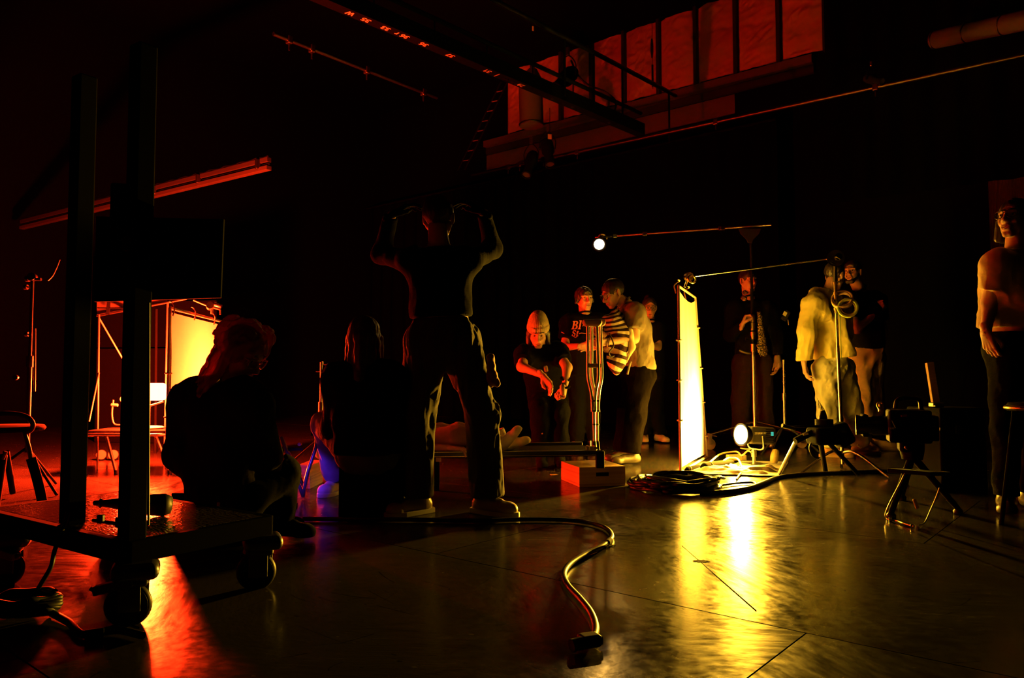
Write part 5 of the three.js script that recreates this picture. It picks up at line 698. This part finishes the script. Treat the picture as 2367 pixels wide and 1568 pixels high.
// 1 standing in front, arms raised; black gloves added to keep the hands dark
person({ label: 'person standing in dark baggy trousers with both elbows raised, centre foreground', z: 4.06, face: [0, 0, -1], scale: 1.02, thick: 1.02,
  j: { pelvis: [1022, 775], chest: [1017, 645], neck: [1016, 582], head: [1014, 505], sL: [950, 606], eL: [880, 588, 0.2], wL: [905, 498, 0.08], sR: [1084, 606], eR: [1140, 576, 0.2], wR: [1118, 492, 0.08], hL: [984, 795], hR: [1062, 795], kL: [966, 970], aL: [963, 1150], kR: [1116, 965], aR: [1127, 1150] },
  head: { yaw: 3.0 }, hands: { L: { dir: [0.8, 0.55, -0.1], palm: [0.5, -0.6, -0.2], flip: true }, R: { dir: [-0.8, 0.55, -0.1], palm: [-0.5, -0.6, -0.2] } },
  shirt: { name: 'jacket', m: blk, sleeve: 'long', loose: 0.012, fold: 0.007, hem: [1019, 735] }, pants: { m: cloth([0.065, 0.058, 0.04]), loose: 0.022, bell: 0.026, fold: 0.022, fx: 14, fy: 4.5, cell: 0.009, waist: 0.3 }, shoes: { m: M([0.42, 0.34, 0.2], 0.3), L: [-0.75, 0, 0.7], R: [0.8, 0, 0.55], sole: soleWhite }, hair: 'short', addedGloves: blk });
{ const p = (x, y) => at(x, y, 4.0); put(scene.children.find((o) => o.name === 'person'), 'work_glove', nets([cap(p(1133, 826), p(1139, 880), 0.022, 0.03), cap(p(1139, 872), p(1150, 888), 0.018, 0.012), cap(p(1134, 872), p(1135, 892), 0.014, 0.01)], { cell: 0.006, k: 0.006, post: (x, y, z, d) => d + 0.008 * N3(x * 40, y * 40, z * 40) }), M([0.4, 0.16, 0.08], 0.8)); }
// 2 leaning over, reading glasses, striped cloth in his arms
const reader = person({ label: 'person in a grey tee and glasses bowing over a striped cloth', z: 6.4, face: [-0.85, 0, 0.5],
  j: { pelvis: [1474, 858], chest: [1466, 765], neck: [1449, 706, -0.02], head: [1417, 679, -0.03], sL: [1447, 728, 0.17], eL: [1420, 785, 0.22], wL: [1388, 772, 0.05], sR: [1469, 727, -0.15], eR: [1466, 783, -0.2], wR: [1403, 791, -0.33], hL: [1462, 868, 0.09], hR: [1484, 868, -0.08], kL: [1450, 962, 0.08], aL: [1440, 1045, 0.1], kR: [1468, 965, -0.1], aR: [1458, 1050, -0.1] },
  head: { yaw: -1.18, pitch: 0.42, s: 0.98 }, hands: { L: { pose: 'grip', palm: [0.3, 0.4, 1] }, R: { pose: 'grip', palm: [0.1, 0.5, -0.8], flip: false } },
  shirt: { m: cloth([0.14, 0.12, 0.09]), sleeve: 'short', loose: 0.022, fold: 0.013, flare: 0.03, hem: [1473, 848], up: [0.1, 0.95, 0.1], cell: 0.009 }, pants: { m: cloth([0.002, 0.0012, 0.001], 0.95, { specularIntensity: 0.05 }), loose: 0.02, bell: 0.03 }, shoes: { m: shoeBlk, L: [-0.9, 0, 0.4], R: [-0.9, 0, 0.4] }, hair: 'short', glasses: true });
{ const c = at(1400, 791, 6.07), t = reader.t; put(t, 'bracelet', [ring(at(1404, 792, 6.07), V(-1, 0.1, -0.1), 0.033, 0.005, 24, 8), ring(at(1408, 790, 6.08), V(-1, 0.1, -0.1), 0.034, 0.004, 24, 8)], M([0.25, 0.15, 0.1], 0.5)); put(t, 'key_strap', tube([at(1458, 836, 6.2), at(1454, 850, 6.2), at(1450, 866, 6.2)], 0.009, 16, 8), M([0.1, 0.09, 0.08], 0.5)); }
{ // striped cloth: a folded garment, bars of stripe running round it
  const stripes = canvasTex(256, 256, (c, w, h) => { c.fillStyle = '#e8dccb'; c.fillRect(0, 0, w, h); c.fillStyle = '#3a2a28'; for (let i = 0; i < 4; i++) c.fillRect(0, i * 64, w, 32); }); stripes.repeat.set(1, 3.7);
  const P = [cap(at(1412, 745, 6.25), at(1437, 775, 6.2), 0.085, 0.075), cap(at(1437, 775, 6.2), at(1428, 838, 6.15), 0.075, 0.06), cap(at(1405, 790, 6.2), at(1420, 845, 6.15), 0.05, 0.055), cap(at(1445, 740, 6.3), at(1452, 790, 6.25), 0.045, 0.05), cap(at(1428, 838, 6.15), at(1424, 860, 6.15), 0.05, 0.02), cap(at(1423, 728, 6.3), at(1440, 740, 6.3), 0.04, 0.05)];
  const g = nets(P, { cell: 0.008, k: 0.01, post: (x, y, z, d) => d + 0.022 * N3(x * 11, y * 13, z * 9) + 0.01 * Math.abs(N3(x * 30, y * 24, z * 20)) }), p = g.attributes.position, uv = g.attributes.uv; for (let i = 0; i < p.count; i++) { const x = p.getX(i), y = p.getY(i), z = p.getZ(i); uv.setXY(i, x * 3, y + 0.18 * x + 0.05 * N3(x * 5, y * 7, z * 5) + (y > 1.08 ? (y - 1.08) * 1.1 * Math.sin(x * 9 + 1) : 0)); }
  const t = thing('striped_cloth', 'bundled brown and cream striped cloth held by the person in grey', 'cloth', at(1425, 800, 6.2)); put(t, 'bundle', g, M(0xffffff, 0.95, { map: stripes, specularIntensity: 0.2 })); const cm = M([0.75, 0.62, 0.42], 0.9, { side: THREE.DoubleSide }); put(t, 'pale_lining', nets([cap(at(1456, 765, 6.16), at(1462, 800, 6.14), 0.03, 0.02), cap(at(1462, 800, 6.14), at(1448, 838, 6.14), 0.022, 0.01)], { cell: 0.007, k: 0.008, post: (x, y, z, d) => d + 0.012 * N3(x * 18, y * 18, z * 18) }), cm); put(t, 'drawstring', tube([at(1409, 770, 6.07), at(1418, 800, 6.03), at(1408, 815, 6.03), at(1412, 825, 6.05), at(1420, 822, 6.05)], 0.006, 40, 6), M([0.03, 0.025, 0.025], 0.7));
}
// 3 crouching in a beanie
const beanie = person({ label: 'person in a knitted beanie and black tee crouching over the cot', z: 6.2, face: [0, -0.1, 1], female: 1, scale: 0.96, thick: 0.95,
  j: { pelvis: [1266, 925, 0.28], chest: [1253, 845, 0.08], neck: [1247, 806, 0.0], head: [1244, 770, -0.05], sL: [1213, 822, 0.02], eL: [1206, 848, -0.24], wL: [1254, 868, -0.4], sR: [1290, 815, 0.04], eR: [1311, 850, -0.14], wR: [1306, 893, -0.32], hL: [1250, 930, 0.24], hR: [1284, 930, 0.24], kL: [1248, 948, -0.16], aL: [1252, 1042, -0.1], kR: [1292, 952, -0.14], aR: [1294, 1042, -0.1] },
  head: { pitch: 0.42, yaw: -0.05, s: 0.98 }, hands: { L: { pose: 'relaxed', dir: [0.6, -0.75, -0.1], palm: [-0.3, -0.5, 0.4] }, R: { pose: 'grip', dir: [-0.15, -1, -0.1], palm: [-1, 0, 0.2] } },
  shirt: { m: blk, sleeve: 'short', loose: 0.024, fold: 0.01, hem: [1272, 945, 0.3] }, pants: { m: blk2, loose: 0.022, bell: 0.02, waist: 0.5 }, shoes: { m: T.blackMatte }, hair: 'long' });
{ const t = beanie.t, kn = cloth([0.5, 0.42, 0.26], 0.95, { bumpScale: 0.004 }), oh = beanie.onHead; const bg = nets([ell(V(0, 0.062, -0.022), 0.088, 0.1, 0.104), ell(V(0, 0.12, -0.045), 0.06, 0.06, 0.065)], { cell: 0.0045, k: 0.012, post: (x, y, z, d) => smax(d + 0.0022 * Math.sin(Math.atan2(x, z + 0.02) * 44), 0.018 - y - 0.25 * z * 0.5, 0.006) }); const hat = put(t, 'beanie', oh(bg), kn); sub(hat, t, 'cuff', oh(nets([ell(V(0, 0.045, -0.02), 0.094, 0.098, 0.11)], { cell: 0.0045, k: 0.006, post: (x, y, z, d) => { d += 0.002 * Math.sin(Math.atan2(x, z + 0.02) * 44); d = smax(d, y - 0.075, 0.008); return smax(d, 0.022 - y - z * 0.12, 0.006); } })), kn); sub(hat, t, 'label', oh(boxAt(V(-0.034, 0.05, 0.087), 0.028, 0.034, 0.002, 0.0005, -0.36)), M([0.75, 0.55, 0.45], 0.8)); put(t, 'wristband', [ring(beanie.J.wR.clone().add(V(0, 0.0, 0)), V(-0.1, -1, -0.4), 0.034, 0.009, 24, 8), ring(at(1307, 876, 5.93), V(-0.1, -1, -0.4), 0.036, 0.008, 24, 8)], blk); put(t, 'torn_patch', nets([cap(at(1256, 952, 6.0), at(1250, 1000, 6.02), 0.03, 0.022, { fw: V(0, 0, 1), squash: 0.7 })], { cell: 0.007, k: 0.006, post: (x, y, z, d) => d + 0.008 * N3(x * 40, y * 14, z * 40) }), T.skin); }
{ const p = (x, y) => at(x, y, 5.86), t = thing('spray_can', 'small bottle held by the crouching person in the beanie', 'bottle', p(1302, 905)); put(t, 'bottle', lathe([[0, 0], [0.022, 0], [0.024, 0.01], [0.024, 0.075], [0.01, 0.09], [0.009, 0.1], [0, 0.1]], p(1301, 915)), M([0.3, 0.22, 0.12], 0.35)); put(t, 'cap', rod(p(1301, 892), p(1301, 885), 0.012), T.blackRubber); }
{ const p = (x, y) => at(x, y, 5.95), t = thing('pouch', 'tan waist pouch and strap at the crouching person\'s hip', 'pouch', p(1262, 852)); put(t, 'pouch', boxAt(p(1262, 853), 0.03, 0.05, 0.02, 0.008, 0, 0, 0.2), M([0.4, 0.32, 0.18], 0.7)); put(t, 'strap', rod(p(1265, 848), p(1262, 868), 0.004), T.blackRubber); }
// 4 jersey
const jersey = person({ label: 'person in a dark baseball jersey with script lettering behind the crutches', z: 7.4, face: [0.15, 0, 1],
  j: { pelvis: [1351, 858], chest: [1351, 775], neck: [1352, 730], head: [1351, 692], sL: [1314, 750], eL: [1305, 803, -0.06], wL: [1345, 800, -0.3], sR: [1392, 748], eR: [1402, 803, -0.02], wR: [1374, 803, -0.28], hL: [1336, 866], hR: [1367, 866], kL: [1335, 955], aL: [1333, 1022], kR: [1368, 955], aR: [1370, 1022] },
  head: { yaw: 0.3, roll: 0.06 }, hands: { L: { pose: 'relaxed', palm: [0, -0.3, 1], flip: true, dir: [1, 0.1, -0.1] }, R: { pose: 'relaxed', palm: [0, -0.3, 1], dir: [-1, 0, -0.1] } },
  shirt: { name: 'jersey', m: blk, sleeve: 'short', loose: 0.026, fold: 0.01, hem: [1351, 870] }, pants: { m: blk2, loose: 0.02 }, shoes: { m: shoeBlk }, hair: 'messy' });
{ const t = jersey.t, z = 7.4, tm = M([0.6, 0.3, 0.26], 0.9); const letters = canvasTex(512, 320, (c, w, h) => { c.clearRect(0, 0, w, h); c.fillStyle = c.strokeStyle = '#fff'; c.font = 'italic bold 210px serif'; c.fillText('Bl', 10, 165); c.font = 'italic bold 150px serif'; c.fillText('St', 20, 290); c.lineWidth = 12; c.beginPath(); c.moveTo(180, 250); c.bezierCurveTo(260, 200, 320, 290, 500, 200); c.stroke(); c.beginPath(); c.moveTo(260, 110); c.bezierCurveTo(300, 60, 350, 140, 420, 90); c.stroke(); c.beginPath(); c.moveTo(70, 290); c.lineTo(110, 318); c.lineTo(150, 280); c.stroke(); }, false);
  const g = new THREE.PlaneGeometry(0.23, 0.17, 12, 6), p = g.attributes.position, c = at(1343, 763, z); for (let k = 0; k < p.count; k++) p.setZ(k, -0.9 * p.getX(k) ** 2); g.computeVertexNormals(); put(t, 'lettering', g.translate(c.x, c.y, c.z + 0.148), M([0.55, 0.22, 0.18], 0.9, { alphaMap: letters, alphaTest: 0.5, side: THREE.DoubleSide })); for (const s of ['L']) put(t, 'piping', [tube([at(1330, 733, z - 0.03), at(1318, 740, z - 0.07), at(1305, 755, z - 0.07), at(1299, 772, z - 0.07)], 0.006, 30, 6), tube([at(1298, 768, z - 0.08), at(1306, 772, z - 0.1), at(1313, 775, z - 0.08)], 0.006, 12, 6)], tm); put(t, 'piping', tube([at(1372, 733, z - 0.03), at(1386, 740, z - 0.07), at(1398, 750, z - 0.06)], 0.006, 20, 6), tm); }
// 5 glasses and white shoes
person({ label: 'person in black with glasses and white shoes at the back, looking down', z: 8.4, face: [-0.15, 0, 1], female: 1, scale: 0.95, thick: 0.95,
  j: { pelvis: [1502, 858], chest: [1500, 785], neck: [1503, 748], head: [1501, 712], sL: [1474, 762], eL: [1472, 808], wL: [1492, 806, -0.24], sR: [1525, 762], eR: [1520, 802, -0.08], wR: [1500, 796, -0.3], hL: [1491, 866], hR: [1514, 866], kL: [1490, 945], aL: [1489, 1006], kR: [1517, 945], aR: [1525, 1006] },
  head: { pitch: 0.16, s: 0.98 }, hands: { L: { pose: 'relaxed', palm: [0, -0.3, 1], flip: true }, R: { pose: 'relaxed', palm: [0, -0.3, 1] } }, shirt: { m: blk, sleeve: 'short', loose: 0.016, fold: 0.008, hem: [1502, 862] }, pants: { m: blk2, loose: 0.018, bell: 0.02 }, shoes: { m: M([0.75, 0.66, 0.5], 0.7), L: [-0.15, 0, 1], R: [0.35, 0, 1] }, hair: 'bun', glasses: true });
// 6 behind the roller stand
const gloved = person({ label: 'person with a sequinned scarf gripping the roller stand, pole across the face', z: 7.78, face: [0.2, 0, 1], scale: 1.04,
  j: { pelvis: [1739, 832], chest: [1736, 745], neck: [1731, 692], head: [1729, 650], sL: [1693, 716], eL: [1688, 775, -0.04], wL: [1716, 752, -0.3], sR: [1780, 716], eR: [1797, 778, 0], wR: [1797, 832, -0.08], hL: [1719, 842], hR: [1760, 842], kL: [1713, 930], aL: [1712, 1012], kR: [1764, 930], aR: [1772, 1012] },
  head: { yaw: 0.3, s: 1.0 }, hands: { L: { pose: 'grip', dir: [0.35, 0.9, 0], palm: [0.8, -0.3, 0.3], flip: true }, R: { pose: 'relaxed', palm: [-1, 0, 0.2] } }, skin: T.skin,
  shirt: { name: 'jacket', m: blk, sleeve: 'long', loose: 0.022, fold: 0.012, hem: [1739, 822] }, pants: { m: cloth([0.012, 0.006, 0.004]), loose: 0.028, bell: 0.03, fold: 0.012 }, shoes: { m: shoeBlk }, hair: 'short' });
{ const sq = canvasTex(256, 256, (c, w, h) => { c.fillStyle = '#1c160e'; c.fillRect(0, 0, w, h); for (let i = 0; i < 900; i++) { const v = rnd(); c.fillStyle = v < 0.4 ? '#d8c38c' : v < 0.7 ? '#7a6538' : '#2a2116'; c.fillRect(rnd() * w, rnd() * h, 3 + rnd() * 7, 3 + rnd() * 6); } }); sq.repeat.set(5, 5); const sm = M(0xffffff, 0.45, { map: sq, metalness: 0.3 }), Z = 7.42; put(gloved.t, 'sequin_scarf', nets([cap(at(1755, 724, Z), at(1763, 808, Z), 0.02, 0.04, { fw: V(0, 0, 1), squash: 0.4 }), cap(at(1754, 800, Z), at(1764, 815, Z), 0.02, 0.035, { fw: V(0, 0, 1), squash: 0.4 })], { cell: 0.006, k: 0.006, post: (x, y, z, d) => d + 0.006 * N3(x * 60, y * 50, z * 60) }), sm); put(gloved.t, 'sequin_hem', tube([at(1709, 810, Z), at(1722, 815, Z - 0.02), at(1735, 818, Z - 0.02)], 0.014, 24, 8), sm); put(gloved.t, 'scarf_knot', nets([ell(at(1720, 690, 7.45), 0.03, 0.03, 0.03), ell(at(1722, 676, 7.45), 0.03, 0.02, 0.03)], { cell: 0.006, k: 0.006, post: (x, y, z, d) => d + 0.01 * N3(x * 50, y * 50, z * 50) }), sm); put(gloved.t, 'glove', nets([cap(gloved.J.wR.clone().add(V(0, 0.02, 0)), gloved.J.wR.clone().add(V(0.002, -0.05, 0.01)), 0.036, 0.044)], { cell: 0.007, k: 0.006 }), M([0.16, 0.12, 0.07], 0.7)); }
{ const z = 7.2, p = (x, y) => at(x, y, z), t = thing('walkie_talkie', 'small handheld radio with a pale lit keypad right of the roller stand', 'radio', p(1816, 730)); put(t, 'case', boxAt(p(1816, 730), 0.055, 0.1, 0.03, 0.008, 0.1, 0, -0.5), T.blackPaint); put(t, 'screen', boxAt(p(1813, 726).add(V(0, 0, 0.016)), 0.035, 0.04, 0.003, 0.001, 0.1, 0, -0.5), M([0.5, 0.5, 0.4], 0.4)); put(t, 'antenna', rod(p(1821, 738), p(1823, 752), 0.004), T.steel); }
// 7 yellow hoodie
const hoodie = person({ label: 'person in a yellow hoodie and ripped pale jeans seen from behind', z: 6.9, face: [0.93, 0, -0.36], scale: 1.04, thick: 1.02,
  j: { pelvis: [1922, 842], chest: [1912, 748], neck: [1914, 684], head: [1930, 638, -0.04], sL: [1880, 702, -0.1], eL: [1864, 768, -0.12], wL: [1858, 838, -0.12], sR: [1940, 700, 0.2], eR: [1950, 770, 0.24], wR: [1946, 838, 0.2], hL: [1910, 856, -0.05], hR: [1946, 856, 0.08], kL: [1914, 950, -0.05], aL: [1922, 1034, -0.02], kR: [1968, 945, 0.05], aR: [1990, 1022, 0.22] },
  head: { yaw: 2.2, pitch: 0.3 }, hands: { L: { pose: 'relaxed', dir: [0.1, -1, 0], palm: [1, 0, 0.2], flip: true }, R: { pose: 'relaxed', dir: [0, -1, 0], palm: [-1, 0, 0] } },
  shirt: { name: 'hoodie', m: cloth([0.85, 0.78, 0.25], 0.95), sleeve: 'long', loose: 0.036, fold: 0.024, fx: 9, fy: 5, flare: 0.03, hem: [1930, 828], hood: true, cell: 0.009 }, pants: { m: cloth([0.5, 0.5, 0.34]), loose: 0.026, bell: 0.03, fold: 0.018, cell: 0.009 }, shoes: { m: M([0.55, 0.27, 0.1], 0.6), boot: 1, name: 'boot', L: [0.98, 0, 0.2], R: [0.9, 0, -0.2], sole: M([0.5, 0.3, 0.14], 0.7) }, hair: 'short' });
{ const c = at(1894, 932, 6.78), gs = []; for (let i = 0; i < 9; i++) gs.push(tube([at(1888 + i * 2, 920 + i * 3, 6.72), at(1890 + i * 2.2 + rr(-3, 3), 930 + i * 4, 6.7), at(1892 + i * 2.4 + rr(-3, 3), 942 + i * 3, 6.72)], 0.0035, 10, 5)); put(hoodie.t, 'torn_knee', gs, M([0.7, 0.66, 0.5], 0.95)); }
// 8 bearded, arm bent back
person({ label: 'bearded person in a black tee and tan trousers behind the tape stand', z: 7.5, face: [-0.6, 0, 0.8], scale: 1.03,
  j: { pelvis: [2003, 812], chest: [1998, 725], neck: [1988, 672], head: [1970, 630, -0.05], sL: [1962, 697, -0.05], eL: [1980, 762, -0.16], wL: [2028, 722, -0.1], sR: [2030, 697, 0.12], eR: [2042, 768, 0.14], wR: [2036, 826, 0.1], hL: [1988, 826], hR: [2018, 826, 0.06], kL: [1992, 920, -0.05], aL: [2005, 1004, -0.05], kR: [2020, 920, 0.06], aR: [2028, 1006, 0.05] },
  head: { yaw: -0.75, pitch: -0.05 }, hands: { L: { pose: 'fist', dir: [0.7, 0.7, 0], palm: [-0.6, 0.5, 0.5], flip: true }, R: { pose: 'relaxed', dir: [0, -1, 0], palm: [-1, 0, 0] } },
  shirt: { m: blk, sleeve: 'short', loose: 0.024, fold: 0.012, hem: [2003, 808] }, pants: { m: cloth([0.6, 0.38, 0.2]), loose: 0.026, bell: 0.022, fold: 0.018 }, shoes: { m: M([0.5, 0.32, 0.17], 0.7), L: [-0.2, 0, 1], R: [0.9, 0, 0.4], sole: M([0.5, 0.36, 0.2], 0.7) }, hair: 'crop', beard: true });
// 9 cream tee at the right edge
person({ label: 'person in a cream tee standing at the right edge, face turned left', z: 4.1, face: [-0.55, 0, 0.84], female: 1,
  j: { pelvis: [2350, 795], chest: [2348, 670], neck: [2350, 588], head: [2346, 508, -0.02], sL: [2306, 618, -0.04], eL: [2289, 700, 0.0], wL: [2279, 768, -0.08], sR: [2396, 618, 0.14], eR: [2420, 700, 0.2], wR: [2412, 780, 0.12], hL: [2328, 812, -0.04], hR: [2374, 812, 0.07], kL: [2326, 985], aL: [2326, 1150], kR: [2376, 985, 0.1], aR: [2380, 1142, 0.1] },
  head: { yaw: -1.05, pitch: -0.16, s: 0.98 }, hands: { L: { pose: 'relaxed', dir: [0.25, -0.97, 0], palm: [0.9, 0.2, -0.3] }, R: { pose: 'relaxed', dir: [0, -1, 0], palm: [-1, 0, 0], flip: true } },
  shirt: { m: cloth([0.75, 0.62, 0.38]), sleeve: 'short', loose: 0.02, fold: 0.014, fx: 9, fy: 6, flare: 0.02, hem: [2348, 760], up: [0.05, 1, 0], cell: 0.008 }, pants: { m: blk, loose: 0.014 }, shoes: { m: shoeBlk, L: [-0.5, 0, 0.8], R: [-0.4, 0, 0.9] }, hair: 'bob', glasses: true });
// 10 lying on the cot
person({ label: 'person lying on the low cot with a fist on the hip and white socks', z: 5.15, face: [0.05, 1, 0.1], scale: 0.92, thick: 0.8,
  j: { pelvis: [926, 1014, 0.1], chest: [850, 1008, 0.26], neck: [812, 1006, 0.34], head: [784, 1006, 0.4], sL: [836, 1014, 0.1], eL: [930, 1032, -0.16], wL: [1040, 1037, -0.24], sR: [850, 1000, 0.42], eR: [930, 988, 0.16], wR: [986, 992, -0.02], hL: [946, 1018, 0.0], hR: [944, 1012, 0.18], kL: [1052, 1008, -0.14], aL: [1160, 1017, -0.12], kR: [1058, 1002, 0.1], aR: [1172, 1020, 0.06] },
  head: { yaw: -1.57, pitch: -1.3, s: 0.98 }, hands: { L: { pose: 'relaxed', palm: [0, -1, 0] }, R: { pose: 'fist', dir: [0.9, 0.05, 0.4], palm: [0, -1, 0.2], flip: true } },
  shirt: { m: cloth([0.2, 0.16, 0.08]), sleeve: 'long', loose: 0.014, fold: 0.012, cell: 0.009 }, pants: { m: cloth([0.36, 0.2, 0.12]), loose: 0.012, fold: 0.018, fx: 9, fy: 16, f1: 0.86, cell: 0.008 }, shoes: { m: cloth([0.88, 0.82, 0.66]), name: 'sock', boot: 1, float: 1, L: [0.45, 0.62, 0.5], R: [0.7, 0.3, 0.4], upL: [-0.85, 0.5, 0], upR: [-0.5, 0.8, 0] }, hair: 'short' });
// 11 seated in the middle, back to us
person({ label: 'long-haired person in a dark jacket and blue jeans seated on the black case', z: 3.98, face: [0, 0, -1], scale: 1,
  j: { pelvis: [850, 1035], chest: [846, 915], neck: [845, 842], head: [843, 785, 0.02], sL: [785, 880], eL: [772, 985, 0.12], wL: [800, 1010, 0.36], sR: [905, 880], eR: [918, 980, 0.12], wR: [892, 1005, 0.36], hL: [822, 1040, 0.02], hR: [880, 1040, 0.02], kL: [752, 982, 0.5], aL: [774, 1102, 0.78], kR: [940, 985, 0.34], aR: [925, 1100, 0.4] },
  head: { yaw: 3.14, pitch: 0.1 }, hands: { L: { pose: 'relaxed', palm: [0, -1, 0] }, R: { pose: 'relaxed', palm: [0, -1, 0], flip: true } },
  shirt: { name: 'jacket', m: blk, sleeve: 'long', loose: 0.03, fold: 0.012, hem: [850, 1050], up: [0, 1, 0] }, pants: { m: cloth([0.13, 0.14, 0.2]), loose: 0.018, bell: 0.018 }, shoes: { m: M([0.35, 0.33, 0.4], 0.6), L: [-0.2, 0, 0.95], R: [0.3, 0, 0.9], sole: M([0.5, 0.48, 0.55], 0.6), name: 'sneaker' }, hair: 'long', hairMat: M([0.04, 0.02, 0.012], 0.5) });
// 12 seated at left, bowed, long curly hair
person({ label: 'long-haired person with glasses sitting bowed before the bright yellow cloth', z: 3.3, face: [0.8, 0, -0.55], scale: 1, thick: 1.1,
  j: { pelvis: [520, 1140], chest: [505, 985, 0.0], neck: [516, 895], head: [560, 814, -0.05], sL: [440, 935, 0.1], eL: [422, 1050, 0.02], wL: [490, 1120, -0.1], sR: [585, 940, -0.12], eR: [610, 1050, 0.0], wR: [560, 1085, 0.22], hL: [498, 1150, 0.1], hR: [548, 1155, -0.06], kL: [628, 1085, 0.25], aL: [620, 1205, 0.3], kR: [650, 1090, 0.1], aR: [645, 1212, 0.15] },
  head: { yaw: 1.25, pitch: 0.6 }, hands: { L: { pose: 'relaxed', palm: [0, -1, 0] }, R: { pose: 'relaxed', palm: [0, -1, 0] } },
  shirt: { name: 'jacket', m: cloth([0.02, 0.016, 0.014], 0.95, { specularIntensity: 0.1 }), sleeve: 'long', loose: 0.034, fold: 0.014, hem: [515, 1165], up: [0, 1, 0], cell: 0.01 }, pants: { m: blk2, loose: 0.02 }, shoes: { m: T.blackMatte, L: [1, 0, 0.2], R: [1, 0, 0.3] }, hair: 'curly', hairMat: M([0.34, 0.13, 0.06], 0.7, { transmission: 0.26, thickness: 0 }), glasses: metal([0.5, 0.4, 0.3], 0.3) });
{ const ps = squareFrom(fl(396, 1262), fl(560, 1262), 0.36); appleBox('seat_box', 'black box seat under the long-haired person with glasses', 'box', ps, 0.225, T.blackMatte, [[0, 1]]); }
renderer.render(scene, camera);
